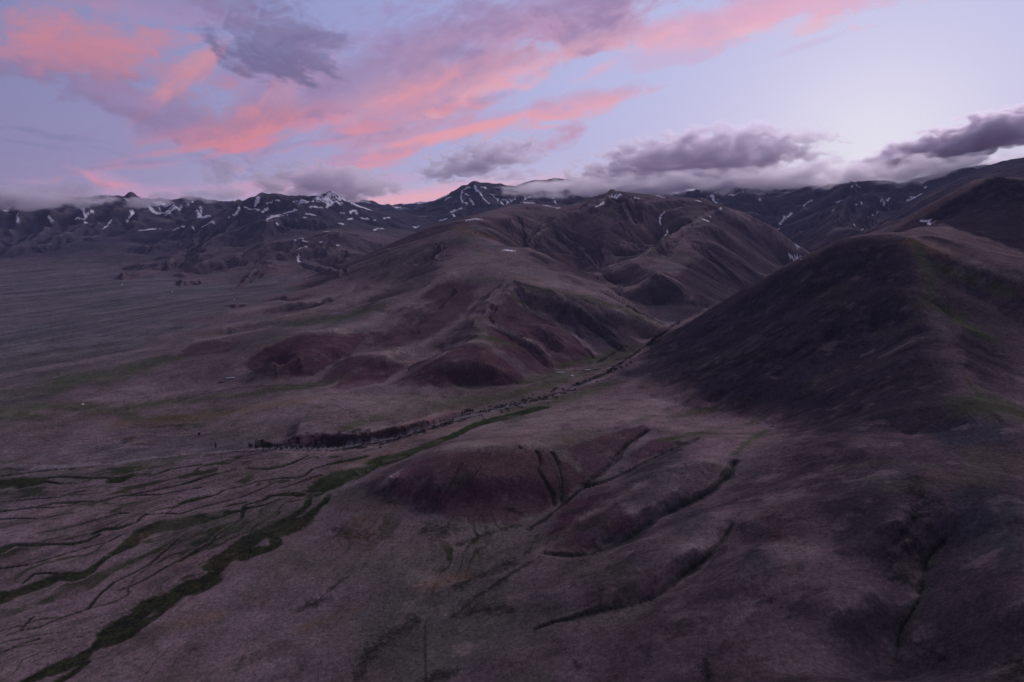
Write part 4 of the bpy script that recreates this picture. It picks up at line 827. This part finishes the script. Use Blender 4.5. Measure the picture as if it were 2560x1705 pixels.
# ------------------------------------------------------------------ high clouds: a thin self-glowing veil beyond the mountains, sunset light painted in
KU, KV = 1560, 660
KA = np.linspace(math.radians(-43), math.radians(43), KU)[:, None]; KE = np.linspace(math.radians(-1.5), math.radians(36), KV)[None, :]
PA = (np.tan(KA) + 0 * KE).astype(np.float32); PE = (np.tan(KE) / np.cos(KA)).astype(np.float32)      # x / y, z / y
def fbm2(x, y, o, seed, rough=.56):
    s = 0; a = 1.0; n = 0; f = 1.0
    for k in range(o):
        s = s + vnoise(x * f + 31.7 * k, y * f + 17.3 * k, seed + k) * a; n += a; f *= 2.03; a *= rough
    return s / n * 1.25
K_RGB = np.zeros((KU, KV, 3), np.float32); K_A = np.zeros((KU, KV), np.float32)
for ci, (u, v, L_, W_, adeg, low, high, dens, *wi) in enumerate(HIGH):
    a = math.radians(adeg); wisp = wi[0] if wi else 1.2
    d0 = dirn(u, v); d1 = dirn(u + L_ * math.cos(a) * .5, v - L_ * math.sin(a) * .5)
    c0, e0, c1, e1 = d0.x / d0.y, d0.z / d0.y, d1.x / d1.y, d1.z / d1.y
    th = math.atan2(e1 - e0, c1 - c0); LL = 2 * math.hypot(e1 - e0, c1 - c0); WW = W_ / FX * 1.04
    near_ = (np.abs(PA - c0) < LL * 2.2 + WW) & (np.abs(PE - e0) < LL * 2.2 * abs(math.sin(th)) + WW * 3.2)
    ii = np.where(near_.any(1))[0]; jj = np.where(near_.any(0))[0]
    if not len(ii) or not len(jj): continue
    sl = (slice(ii[0], ii[-1] + 1), slice(jj[0], jj[-1] + 1))
    x, y = PA[sl] - c0, PE[sl] - e0
    sx, sy = x * math.cos(th) + y * math.sin(th), -x * math.sin(th) + y * math.cos(th)
    wx = fbm2(sx * 9, sy * 9, 3, 300 + ci) * .05
    n1 = fbm2(sx * 8 + wx * 10, sy * 15, 5, 400 + 7 * ci); n2 = fbm2(sx * 26 + wx * 40, (sy + wx * .7) * 52, 5, 900 + 7 * ci, .64)
    s_, t2 = sx / LL, sy / WW + n1 * 1.9
    r = np.sqrt(s_ * s_ + t2 * t2)
    d = 1 - r + .55 * (n1 * 3.4 + n2 * wisp * 1.9)
    f = smoothstep(-.35, .95, d) * smoothstep(2.4, 1.5, r) * dens
    tt = smoothstep(-.6, .8, t2 + n2 * 1.3)[..., None]
    colr = np.array(srgb(*low)) * (1 - tt) + np.array(srgb(*(high or low))) * tt
    A0 = K_A[sl]; An = f + A0 * (1 - f)
    K_RGB[sl] = (colr * f[..., None] + K_RGB[sl] * (A0 * (1 - f))[..., None]) / np.maximum(An, 1e-5)[..., None]
    K_A[sl] = An
kx, ky, kz = np.sin(KA) * np.cos(KE), np.cos(KA) * np.cos(KE), np.sin(KE) + 0 * KA
kq = np.arange(KU * KV).reshape(KU, KV); kq = np.stack([kq[:-1, :-1], kq[:-1, 1:], kq[1:, 1:], kq[1:, :-1]], -1).reshape(-1, 4)
kq = kq[(K_A.reshape(-1)[kq].max(1) > .004)]
ku, ki = np.unique(kq, return_inverse=True); ki = ki.ravel().astype(np.int32)
me = bpy.data.meshes.new('sky')
me.vertices.add(len(ku)); me.vertices.foreach_set('co', (np.stack([kx, ky, kz], -1).reshape(-1, 3)[ku] * 70000).astype(np.float32).ravel())
me.loops.add(len(ki)); me.loops.foreach_set('vertex_index', ki); me.polygons.add(len(kq)); me.polygons.foreach_set('loop_start', np.arange(0, len(ki), 4, dtype=np.int32)); me.update()
at = me.attributes.new('veil', 'FLOAT_COLOR', 'POINT'); at.data.foreach_set('color', np.concatenate([K_RGB, K_A[..., None]], -1).reshape(-1, 4)[ku].astype(np.float32).ravel())
m = bpy.data.materials.new('high_cloud'); m.use_nodes = True; t_ = m.node_tree; t_.nodes.clear(); N, L = t_.nodes.new, t_.links.new
a_ = N('ShaderNodeAttribute'); a_.attribute_name = 'veil'; e_ = N('ShaderNodeEmission'); L(a_.outputs['Color'], e_.inputs[0]); tr = N('ShaderNodeBsdfTransparent')
mx = N('ShaderNodeMixShader'); L(a_.outputs['Alpha'], mx.inputs[0]); L(tr.outputs[0], mx.inputs[1]); L(e_.outputs[0], mx.inputs[2]); o_ = N('ShaderNodeOutputMaterial'); L(mx.outputs[0], o_.inputs[0])
m.cycles.emission_sampling = 'NONE'; me.materials.append(m)
ob = bpy.data.objects.new('sky', me); scene.collection.objects.link(ob); ob['kind'] = 'structure'
# ------------------------------------------------------------------ things on the land
rng = random.Random(7)
def simple_mat(name, c, rough=.9, nscale=1.5, var=.35):
    m = bpy.data.materials.new(name); m.use_nodes = True; t = m.node_tree; b = t.nodes['Principled BSDF']; b.inputs['Roughness'].default_value = rough
    b.inputs['Specular IOR Level'].default_value = .2
    tc = t.nodes.new('ShaderNodeTexCoord'); n = t.nodes.new('ShaderNodeTexNoise'); n.inputs['Scale'].default_value = nscale; n.inputs['Detail'].default_value = 4
    t.links.new(tc.outputs['Object'], n.inputs['Vector'])
    r = t.nodes.new('ShaderNodeMapRange'); r.inputs[1].default_value = .3; r.inputs[2].default_value = .7; r.inputs[3].default_value = 1 - var; r.inputs[4].default_value = 1 + var
    t.links.new(n.outputs[0], r.inputs[0]); v = t.nodes.new('ShaderNodeVectorMath'); v.operation = 'SCALE'; v.inputs[0].default_value = c
    t.links.new(r.outputs[0], v.inputs['Scale']); t.links.new(v.outputs[0], b.inputs['Base Color']); return m
M_LEAF = simple_mat('dark_foliage', (.030, .040, .022), nscale=.6, var=.5); M_BARK = simple_mat('bark', (.06, .045, .035))
M_FELT = simple_mat('white_felt', (.72, .70, .68), var=.08); M_WOOD = simple_mat('grey_wood', (.16, .14, .12)); M_DWOOD = simple_mat('dark_wood', (.05, .042, .038))
M_ROOF = simple_mat('pale_roof', (.42, .41, .42), var=.15); M_DROOF = simple_mat('dark_roof', (.09, .08, .085)); M_STONE = simple_mat('grey_stone', (.30, .28, .26))
M_DOOR = simple_mat('painted_door', (.20, .07, .04))
def here(u, v):
    i, j = ground(u, v); i = min(max(int(round(i)), 0), NA - 1); j = min(max(int(round(j)), 0), NR - 1)
    return Vector((float(X[i, j]), float(Y[i, j]), float(h[i, j])))
def zat(x, y):
    a = (math.atan2(x, y) - AZ[0]) / DA; l = (math.log(math.hypot(x, y)) - LR[0]) / DL
    i = int(min(max(a, 0), NA - 2)); j = int(min(max(l, 0), NR - 2)); fa, fl = a - i, l - j
    return float((h[i, j] * (1 - fl) + h[i, j + 1] * fl) * (1 - fa) + (h[i + 1, j] * (1 - fl) + h[i + 1, j + 1] * fl) * fa)
def mesh_of(bm, name, mat, smooth=False):
    me = bpy.data.meshes.new(name); bm.to_mesh(me); bm.free(); me.materials.append(mat)
    if smooth: me.shade_smooth()
    return me
def link(name, data, parent=None, loc=(0, 0, 0), rz=0):
    o = bpy.data.objects.new(name, data); scene.collection.objects.link(o); o.location = loc; o.rotation_euler = (0, 0, rz)
    if parent: o.parent = parent
    return o
def tag(o, label, cat, group=None):
    o['label'] = label; o['category'] = cat
    if group: o['group'] = group
    return o
def bx(bm, x0, x1, y0, y1, z0, z1):
    vs = [bm.verts.new(p) for p in ((x0, y0, z0), (x1, y0, z0), (x1, y1, z0), (x0, y1, z0), (x0, y0, z1), (x1, y0, z1), (x1, y1, z1), (x0, y1, z1))]
    for f in ((0, 3, 2, 1), (4, 5, 6, 7), (0, 1, 5, 4), (1, 2, 6, 5), (2, 3, 7, 6), (3, 0, 4, 7)): bm.faces.new([vs[k] for k in f])
def tuft(bm, c, s):
    a = Vector((rng.gauss(0, 1), rng.gauss(0, 1), rng.gauss(0, .6))).normalized(); b = a.orthogonal().normalized()
    b.rotate(Matrix.Rotation(rng.random() * 6.28, 3, a)); e = a.cross(b)
    p = [c + b * s, c + e * s * .7, c - b * s, c - e * s * .7]
    bm.faces.new([bm.verts.new(q) for q in p])
def trunk_mesh(h_, r):
    bm = bmesh.new()
    def limb(p, q, r0, r1):
        ax = (q - p).normalized(); b = ax.orthogonal().normalized(); c = ax.cross(b)
        A = [bm.verts.new(p + (b * math.cos(t) + c * math.sin(t)) * r0) for t in [k * 1.0472 for k in range(6)]]
        B = [bm.verts.new(q + (b * math.cos(t) + c * math.sin(t)) * r1) for t in [k * 1.0472 for k in range(6)]]
        for k in range(6): bm.faces.new((A[k], A[(k + 1) % 6], B[(k + 1) % 6], B[k]))
    limb(Vector((0, 0, -1)), Vector((0, 0, h_ * .8)), r, r * .25)
    for k in range(7):
        z = h_ * (.2 + .08 * k); t = k * 2.4
        limb(Vector((0, 0, z)), Vector((math.cos(t) * h_ * .2, math.sin(t) * h_ * .2, z + h_ * .12)), r * .4, r * .12)
    return mesh_of(bm, 'trunk', M_BARK)
def crown_broad(h_, n=900, w=.42):
    bm = bmesh.new(); lobes = [(Vector((rng.gauss(0, .15), rng.gauss(0, .15), rng.uniform(.3, .8))) * h_, h_ * rng.uniform(.14, .24)) for _ in range(13)]
    for _ in range(n):
        c, r = rng.choice(lobes); d = Vector((rng.gauss(0, 1), rng.gauss(0, 1), rng.gauss(0, 1))).normalized() * r * rng.uniform(.45, 1.05); d.z *= .8
        tuft(bm, c + d, h_ * rng.uniform(.018, .04))
    return mesh_of(bm, 'crown', M_LEAF)
def crown_cone(h_, n=650):
    bm = bmesh.new()
    for _ in range(n):
        z = rng.random() ** 1.4; r = (1 - z) * .19 * h_ * (.55 + .45 * math.sin(z * 40) ** 2) * rng.uniform(.4, 1.05); t = rng.random() * 6.283
        tuft(bm, Vector((math.cos(t) * r, math.sin(t) * r, h_ * (.12 + .88 * z))), h_ * rng.uniform(.015, .035))
    return mesh_of(bm, 'crown', M_LEAF)
def shrub_mesh(h_, n=110):
    bm = bmesh.new(); lobes = [(Vector((rng.gauss(0, .4), rng.gauss(0, .4), rng.uniform(.25, .6))) * h_, h_ * rng.uniform(.3, .45)) for _ in range(4)]
    for _ in range(n):
        c, r = rng.choice(lobes); d = Vector((rng.gauss(0, 1), rng.gauss(0, 1), rng.gauss(0, 1))).normalized() * r * rng.uniform(.3, 1)
        tuft(bm, c + d, h_ * rng.uniform(.08, .16))
    return mesh_of(bm, 'shrub', M_LEAF)
broad = [(trunk_mesh(10, .3), crown_broad(10)) for _ in range(2)]; cone = [(trunk_mesh(10, .22), crown_cone(10)) for _ in range(2)]
def tree(kind, u, v, hpx, label, group):
    p = here(u, v); H_ = hpx / FX * p.length; src = (broad if kind == 'tree' else cone)[rng.randrange(2)]
    root = link('pine_tree' if kind == 'pine' else 'tree', None, loc=p - Vector((0, 0, .3)), rz=rng.random() * 6.28); root.scale = (H_ / 10,) * 3
    root.scale.x *= rng.uniform(.85, 1.2); root.empty_display_size = 2
    link('trunk', src[0], root); link('crown', src[1], root)
    tag(root, label, 'tree', group)
G1 = 'trees where the stream leaves the cut bank'
for k, u, v, s, lab in [('tree', 605, 1036, 30, 'largest dark tree by the stream, broad and rounded, at the foot of the cut bank'),
    ('tree', 619, 1034, 21, 'dark tree touching the right side of the largest streamside tree'),
    ('tree', 592, 1035, 18, 'dark low tree touching the left side of the largest streamside tree'),
    ('tree', 576, 1031, 14, 'small round tree a little left of the big streamside clump'),
    ('pine', 638, 1029, 13, 'small pointed tree just right of the big streamside clump'),
    ('pine', 497, 1028, 13, 'narrow lone conifer on the gravel flat left of the big clump'),
    ('tree', 458, 1003, 11, 'lone round tree on the terrace edge above the gravel flat')]: tree(k, u, v, s, lab, G1)
for k, (u, v, s) in enumerate([(1068, 951, 10), (1075, 950, 13), (1081, 949, 12), (1087, 948, 9), (1062, 953, 8)]):
    tree('tree', u, v, s, 'dark tree in the close clump at the upstream end of the cut bank', 'clump at the upstream end of the cut bank')
for u, v, s in [(1398, 858, 10), (1404, 856, 12), (1412, 853, 9), (1418, 851, 8), (1427, 848, 9), (1441, 843, 8), (1450, 838, 8), (1500, 787, 12), (1508, 782, 13), (1516, 777, 11), (1495, 793, 9), (1522, 772, 10), (1528, 767, 8)]:
    tree('tree', u, v, s, 'dark tree in the narrow mouth of the canyon beside the stream', 'trees in the canyon mouth')
ridge_trees = [(1392, 668, 5), (1398, 672, 5), (1405, 677, 6), (1411, 681, 5), (1418, 686, 6), (1424, 690, 6), (1431, 694, 7), (1437, 698, 6), (1444, 702, 7), (1450, 706, 6), (1457, 710, 7), (1464, 715, 6), (1471, 719, 5), (1480, 724, 6), (1489, 729, 5)]
for u, v, s in ridge_trees: tree('pine', u, v, s, 'tiny dark conifer in the thin row along the far side of the central hill', 'row of conifers beside the central hill')
shrubs = [shrub_mesh(4) for _ in range(4)]
def scatter_shrubs(line, n, spread, hs, label, group):
    L_ = [math.hypot(b[0] - a[0], b[1] - a[1]) for a, b in zip(line, line[1:])]; tot = sum(L_)
    for _ in range(n):
        q = rng.random() * tot; k = 0
        while q > L_[k]: q -= L_[k]; k += 1
        a, b = line[k], line[k + 1]; s = q / L_[k]
        w = a[2] + (b[2] - a[2]) * s
        u = a[0] + (b[0] - a[0]) * s; v = a[1] + (b[1] - a[1]) * s + rng.gauss(0, .3) * w * spread
        p = here(u, v); o = link('shrub', rng.choice(shrubs), loc=p - Vector((0, 0, .4)), rz=rng.random() * 6.28)
        k_ = rng.uniform(*hs) / 4; o.scale = (k_ * rng.uniform(.9, 1.5), k_ * rng.uniform(.9, 1.5), k_)
        tag(o, label, 'shrub', group)
scatter_shrubs([(625, 1030, 10), (700, 1027, 18), (800, 1027, 20), (900, 1010, 20), (980, 990, 16), (1050, 966, 12)], 155, .9, (1.1, 3.3),
               'dark shrub in the dense thicket under the red cut bank', 'thicket under the cut bank')
scatter_shrubs([(1100, 948, 8), (1200, 928, 8), (1290, 900, 10), (1340, 880, 12), (1400, 857, 12), (1450, 826, 12)], 140, 2.1, (1.3, 4.2),
               'dark shrub on the braided stream between the cut bank and the canyon', 'shrubs along the upper stream')
# scattered juniper and scree tufts on the slopes: nobody could count them
def stuff_scatter(name, regions, mat, size):
    bm = bmesh.new()
    for pts, n in regions:
        for _ in range(n):
            k = rng.randrange(len(pts)); u, v, w = pts[k]
            p = here(u + rng.gauss(0, .6) * w * 1.3, v + rng.gauss(0, .45) * w)
            s = rng.uniform(*size) * (p.length / 800)
            for _ in range(5): tuft(bm, p + Vector((rng.gauss(0, .5), rng.gauss(0, .5), rng.uniform(.1, .7))) * s, s * rng.uniform(.4, .8))
    o = link(name, mesh_of(bm, name, mat)); o['kind'] = 'stuff'
stuff_scatter('low_scrub', [([(920, 1110, 50), (980, 1120, 70), (1080, 1115, 90), (1180, 1110, 90), (1260, 1090, 80)], 420), ([(1250, 1060, 20), (1285, 1110, 30), (1340, 1070, 20)], 160),
    ([(2100, 1240, 60), (2080, 1300, 70), (2130, 1160, 60)], 500), ([(2050, 700, 60), (2200, 740, 60), (2300, 830, 60)], 260), ([(1400, 720, 40), (1450, 770, 40)], 160),
    ([(1600, 800, 60), (1700, 760, 60), (1850, 800, 60), (1550, 850, 40)], 420), ([(815, 1225, 30), (1020, 1222, 26), (950, 1430, 60), (860, 1490, 60), (1150, 1400, 30)], 420),
    ([(700, 1350, 90), (500, 1450, 100), (1250, 1300, 80), (1600, 1450, 120), (1850, 1300, 120), (2200, 1050, 80)], 420), ([(250, 1500, 260), (600, 1400, 220), (900, 1450, 260), (1250, 1450, 260), (1650, 1420, 220), (2100, 1350, 260), (1750, 1120, 160), (850, 1230, 100)], 3600)], M_LEAF, (.16, .6))
# --- the herders' camp
def yurt(u, v, s, label, rz=0.0, parts=True, group=None):
    p = here(u, v); root = link('yurt', None, loc=p, rz=rz); root.scale = (s, s, s); z = -.4
    bm = bmesh.new(); n = 24; prof = [(3.0, z), (3.05, .9), (3.0, 1.75)]
    rings = [[bm.verts.new((r * math.cos(k * 2 * math.pi / n), r * math.sin(k * 2 * math.pi / n), zz)) for k in range(n)] for r, zz in prof]
    for a, b in zip(rings, rings[1:]):
        for k in range(n): bm.faces.new((a[k], a[(k + 1) % n], b[(k + 1) % n], b[k]))
    link('wall', mesh_of(bm, 'wall', M_FELT, True), root)
    bm = bmesh.new(); prof = [(3.12, 1.68), (2.4, 2.25), (1.4, 2.85), (.55, 3.15)]
    rings = [[bm.verts.new((r * math.cos(k * 2 * math.pi / n), r * math.sin(k * 2 * math.pi / n), zz)) for k in range(n)] for r, zz in prof]
    for a, b in zip(rings, rings[1:]):
        for k in range(n): bm.faces.new((a[k], a[(k + 1) % n], b[(k + 1) % n], b[k]))
    rf = link('roof', mesh_of(bm, 'roof', M_FELT, True), root)
    if parts:
        bm = bmesh.new(); bmesh.ops.create_cone(bm, cap_ends=True, segments=16, radius1=.62, radius2=.5, depth=.22, matrix=Matrix.Translation((0, 0, 3.22)))
        link('smoke_ring', mesh_of(bm, 'smoke_ring', M_DWOOD), rf)
        bm = bmesh.new(); bx(bm, -.55, .55, -3.16, -3.0, -.2, 1.55); link('door', mesh_of(bm, 'door', M_DOOR), root)
    return tag(root, label, 'yurt', group)
yurt(1315, 866, 1.15, 'bright white yurt on the green flat beside the stream below the canyon', .3)
yurt(191, 931, .9, 'lone white yurt on the left plain at the edge of the green strip', .5)
yurt(539, 689, 1.0, 'tiny white yurt on the far plain below the left mountains, nearest the central hill', .2, False)
yurt(280, 655, 1.2, 'tiny pale yurt at the foot of the left mountains, farthest to the left', .1, False)
yurt(395, 671, 1.1, 'tiny pale yurt on the far plain, middle of the three faraway ones', .1, False)
def shed(u, v, L_, W_, H_, label, roof, wall, rz=0, group=None):
    p = here(u, v); p.z = min(zat(p.x + a * L_ * .5, p.y + b * W_ * .5) for a in (-1, 1) for b in (-1, 1)) - .1
    root = link('shed', None, loc=p, rz=rz); bm = bmesh.new(); a, b = L_ / 2, W_ / 2; e = H_ + W_ * .22
    vs = [bm.verts.new(q) for q in ((-a, -b, -.3), (a, -b, -.3), (a, b, -.3), (-a, b, -.3), (-a, -b, H_), (a, -b, H_), (a, b, H_), (-a, b, H_), (-a, 0, e), (a, 0, e))]
    for f in ((0, 1, 5, 4), (2, 3, 7, 6), (1, 2, 6, 9, 5), (3, 0, 4, 8, 7)): bm.faces.new([vs[k] for k in f])
    link('wall', mesh_of(bm, 'wall', wall), root)
    bm = bmesh.new(); o = .35
    for s in (-1, 1):
        q = [(-a - o, s * (b + o), H_ - .12), (a + o, s * (b + o), H_ - .12), (a + o, 0, e + .1), (-a - o, 0, e + .1)]
        lo = [bm.verts.new(c) for c in q]; up = [bm.verts.new((c[0], c[1], c[2] + .14)) for c in q]
        bm.faces.new(lo); bm.faces.new(up[::-1])
        for k in range(4): bm.faces.new((lo[k], up[k], up[(k + 1) % 4], lo[(k + 1) % 4]))
    link('roof', mesh_of(bm, 'roof', roof), root)
    bm = bmesh.new(); bx(bm, -.5, .5, -b - .06, -b - .01, -.2, min(1.9, H_ - .2)); link('door', mesh_of(bm, 'door', M_DWOOD), root)
    return tag(root, label, 'shed', group)
shed(1288, 858, 17, 6, 2.2, 'long low shed left of the bright yurt, dark walls and pale roof', M_ROOF, M_DWOOD, .15)
shed(1350, 852, 13, 6, 2.3, 'pale-roofed shed right of the bright yurt, beside the corral', M_ROOF, M_WOOD, .1)
shed(1370, 849, 5, 4, 2.0, 'small pale hut just upstream of the corral shed', M_ROOF, M_WOOD, -.1)
shed(514, 878, 17, 7, 2.2, 'dark low winter shed at the foot of the red hills on the left', M_DROOF, M_DWOOD, .1)
shed(526, 870, 9, 6, 2.2, 'pale-roofed hut right behind the dark winter shed', M_ROOF, M_WOOD, .05)
shed(535, 869, 9, 6, 2.4, 'pale-roofed hut rightmost at the winter camp under the red hills', M_ROOF, M_WOOD, .2)
def corral(u, v, rx, ry, label):
    c = here(u, v); root = link('corral', None, loc=c); n = 26
    pts = [Vector((math.cos(k * 2 * math.pi / n) * rx * (1 + .12 * math.sin(3 * k)), math.sin(k * 2 * math.pi / n) * ry, 0)) for k in range(n)]
    for q in pts: q.z = zat(c.x + q.x, c.y + q.y) - c.z
    bm = bmesh.new()
    for k in range(n - 2):
        a, b = pts[k], pts[k + 1]; d = (b - a).normalized(); nn = Vector((-d.y, d.x, 0)).normalized() * .12
        for z in (.5, 1.0, 1.45):
            q = [a + nn, b + nn, b - nn, a - nn]; lo = [bm.verts.new(x + Vector((0, 0, z - .1))) for x in q]; up = [bm.verts.new(x + Vector((0, 0, z + .1))) for x in q]
            bm.faces.new(lo[::-1]); bm.faces.new(up)
            for m_ in range(4): bm.faces.new((lo[m_], lo[(m_ + 1) % 4], up[(m_ + 1) % 4], up[m_]))
    link('rail', mesh_of(bm, 'rail', M_WOOD), root)
    for q in pts[:-1]:
        bm = bmesh.new(); bx(bm, -.13, .13, -.13, .13, -.6, 1.7); link('post', mesh_of(bm, 'post', M_WOOD), root, q)
    return tag(root, label, 'corral')
corral(1334, 851, 15, 11, 'round wooden stock pen behind the bright yurt')
# ring of stones on the near slope
p = here(728, 1236); root = link('stone_ring', None, loc=p); tag(root, 'pale ring of low stones on the bare slope left of the dark bush patch', 'stone ring')
for rad, n, s in ((3.4, 22, .45), (.9, 7, .5)):
    for k in range(n):
        bm = bmesh.new(); bmesh.ops.create_icosphere(bm, subdivisions=1, radius=s * rng.uniform(.7, 1.2))
        for w in bm.verts: w.co *= rng.uniform(.8, 1.15); w.co.z *= .6
        a = k * 2 * math.pi / n + rng.uniform(-.08, .08); q = Vector((math.cos(a) * rad, math.sin(a) * rad, 0)); q.z = zat(p.x + q.x, p.y + q.y) - p.z + .05
        link('stone', mesh_of(bm, 'stone', M_STONE), root, q)
# ------------------------------------------------------------------ low clouds on the summits (real volumes)
def cloud_material():
    m = bpy.data.materials.new('cloud_vapour'); m.use_nodes = True; nt = m.node_tree; nt.nodes.clear(); N, L = nt.nodes.new, nt.links.new
    out = N('ShaderNodeOutputMaterial'); vol = N('ShaderNodeVolumePrincipled'); L(vol.outputs[0], out.inputs['Volume'])
    vol.inputs['Color'].default_value = (1, .97, 1, 1); vol.inputs['Anisotropy'].default_value = .5
    tc = N('ShaderNodeTexCoord'); oi = N('ShaderNodeObjectInfo'); geo = N('ShaderNodeNewGeometry')
    ln = N('ShaderNodeVectorMath'); ln.operation = 'LENGTH'
    # flatter underneath, domed on top
    sp = N('ShaderNodeSeparateXYZ'); L(tc.outputs['Object'], sp.inputs[0])
    cb = N('ShaderNodeCombineXYZ'); L(sp.outputs[0], cb.inputs[0]); L(sp.outputs[1], cb.inputs[1])
    neg = mathn('MULTIPLY', mathn('MINIMUM', sp.outputs[2], 0, tree=nt), .45, tree=nt)
    L(mathn('ADD', sp.outputs[2], neg, tree=nt), cb.inputs[2]); L(cb.outputs[0], ln.inputs[0])
    off = N('ShaderNodeVectorMath'); off.operation = 'SCALE'; L(oi.outputs['Random'], off.inputs['Scale']); off.inputs[0].default_value = (3000, 7000, 5000)
    ad = N('ShaderNodeVectorMath'); ad.operation = 'ADD'; L(geo.outputs['Position'], ad.inputs[0]); L(off.outputs[0], ad.inputs[1])
    st = N('ShaderNodeVectorMath'); st.operation = 'MULTIPLY'; st.inputs[1].default_value = (.0050, .0050, .0100); L(ad.outputs[0], st.inputs[0])
    n = N('ShaderNodeTexNoise'); n.inputs['Scale'].default_value = 1; n.inputs['Detail'].default_value = 5.5; n.inputs['Roughness'].default_value = .5; L(st.outputs[0], n.inputs['Vector'])
    f = mathn('ADD', mathn('SUBTRACT', .78, ln.outputs['Value'], tree=nt), mathn('MULTIPLY', mathn('SUBTRACT', n.outputs[0], .5, tree=nt), 3.1, tree=nt), tree=nt)
    mr = N('ShaderNodeMapRange'); mr.interpolation_type = 'SMOOTHSTEP'; mr.inputs[1].default_value = .0; mr.inputs[2].default_value = .36; L(f, mr.inputs[0])
    edge = N('ShaderNodeMapRange'); edge.inputs[1].default_value = 1.0; edge.inputs[2].default_value = .82; L(ln.outputs['Value'], edge.inputs[0])
    dens = mathn('MULTIPLY', mathn('MULTIPLY', mr.outputs[0], edge.outputs[0], tree=nt), 1.0, tree=nt)
    at = N('ShaderNodeAttribute'); at.attribute_type = 'OBJECT'; at.attribute_name = 'vapour'
    L(mathn('MULTIPLY', dens, at.outputs['Fac'], tree=nt), vol.inputs['Density'])
    m.cycles.volume_step_rate = .35
    return m
M_CLOUD = cloud_material()
bm = bmesh.new(); bmesh.ops.create_icosphere(bm, subdivisions=3, radius=1.0); cme = bpy.data.meshes.new('cloud'); bm.to_mesh(cme); bm.free()
cme.materials.append(M_CLOUD)
def low_cloud(u, v, L_, W_, ang_deg, rho, label, dens=.012, depth=.55):
    """centre and half sizes measured in the picture, put at their own distance"""
    d = dirn(u, v); r = rho / math.hypot(d.x, d.y); c = d * r; k = r / FX * (d.y)
    o = bpy.data.objects.new('cloud', cme.copy()); scene.collection.objects.link(o)
    o.location = c; o.scale = (L_ * k * 1.25, L_ * k * depth, W_ * k * 1.5)
    o.rotation_euler = (0, -math.radians(ang_deg), -math.atan2(d.x, d.y) * 1.0)
    o['vapour'] = dens * .85; o['label'] = label; o['category'] = 'cloud'; o['group'] = 'low clouds on the summits'
    return o
low_cloud(80, 460, 150, 27, 2, 7900, 'lilac cloud bank resting on the leftmost summits', .010)
low_cloud(165, 438, 70, 16, 8, 8900, 'thin lilac cloud puff rising above the leftmost cloud bank', .006)
low_cloud(345, 464, 52, 15, 12, 7900, 'small pale cloud draped over a dark ridge left of the snowy cirque', .010)
low_cloud(485, 450, 90, 18, 3, 8600, 'thin cloud strip lying along the ridge behind the snowy cirque', .005)
low_cloud(513, 400, 38, 26, 20, 8600, 'small ragged grey cloud puff floating above the left range', .009)
low_cloud(645, 384, 34, 9, 8, 9500, 'tiny grey cloud wisp in the pink sky left of centre', .006)
low_cloud(745, 424, 150, 42, -2, 7500, 'broad lilac cloud sitting on the snow-patched twin summits', .010)
low_cloud(850, 430, 80, 24, -6, 7700, 'right-hand tail of the cloud on the twin summits', .009)
low_cloud(1110, 374, 140, 38, 12, 9800, 'slanting grey-violet cloud above the central snowy peak', .008)
low_cloud(1195, 404, 60, 13, 6, 10000, 'small flat cloud under the slanting one over the central peak', .007)
low_cloud(1215, 436, 130, 14, 8, 7900, 'thin mist wisps crossing the slope of the central snowy peak', .0045)
low_cloud(1590, 380, 270, 60, 7, 8600, 'largest dark violet cloud, heaped over the middle summits', .013)
low_cloud(1640, 335, 60, 24, -8, 8800, 'pinkish cumulus head on top of the largest cloud', .009)
low_cloud(1500, 428, 300, 24, 2, 7400, 'pale fog bank spilling over the ridge below the largest cloud', .008)
low_cloud(1830, 418, 190, 34, 3, 7300, 'pale lilac fog rolling down between the two right peaks', .009)
low_cloud(1890, 382, 70, 12, 14, 9200, 'ragged cloud scraps right of the largest cloud', .006)
low_cloud(1885, 312, 38, 11, 18, 9500, 'tiny lone cloud scrap high in the clear sky', .006)
low_cloud(2220, 330, 220, 42, 15, 7600, 'long dark cloud band slanting up to the right edge', .04)
low_cloud(2080, 402, 180, 34, 5, 6700, 'pale fog lying on the shoulder of the right-hand ridge', .009)
low_cloud(2290, 372, 90, 11, 14, 8600, 'thin grey streak of cloud beneath the long dark band', .006)

# ------------------------------------------------------------------ haze: the evening air over the whole land
bm = bmesh.new(); bmesh.ops.create_cube(bm, size=1.0); me = bpy.data.meshes.new('haze'); bm.to_mesh(me); bm.free()
hz = bpy.data.objects.new('haze', me); scene.collection.objects.link(hz); hz.scale = (34000, 34000, 2400); hz.location = (0, 0, 1200 - 460); hz['kind'] = 'stuff'
m = bpy.data.materials.new('haze'); m.use_nodes = True; t_ = m.node_tree; t_.nodes.clear()
v_ = t_.nodes.new('ShaderNodeVolumePrincipled'); v_.inputs['Color'].default_value = (.44, .54, 1, 1); v_.inputs['Density'].default_value = 1.5e-5; v_.inputs['Anisotropy'].default_value = .1
o_ = t_.nodes.new('ShaderNodeOutputMaterial'); t_.links.new(v_.outputs[0], o_.inputs['Volume']); me.materials.append(m)
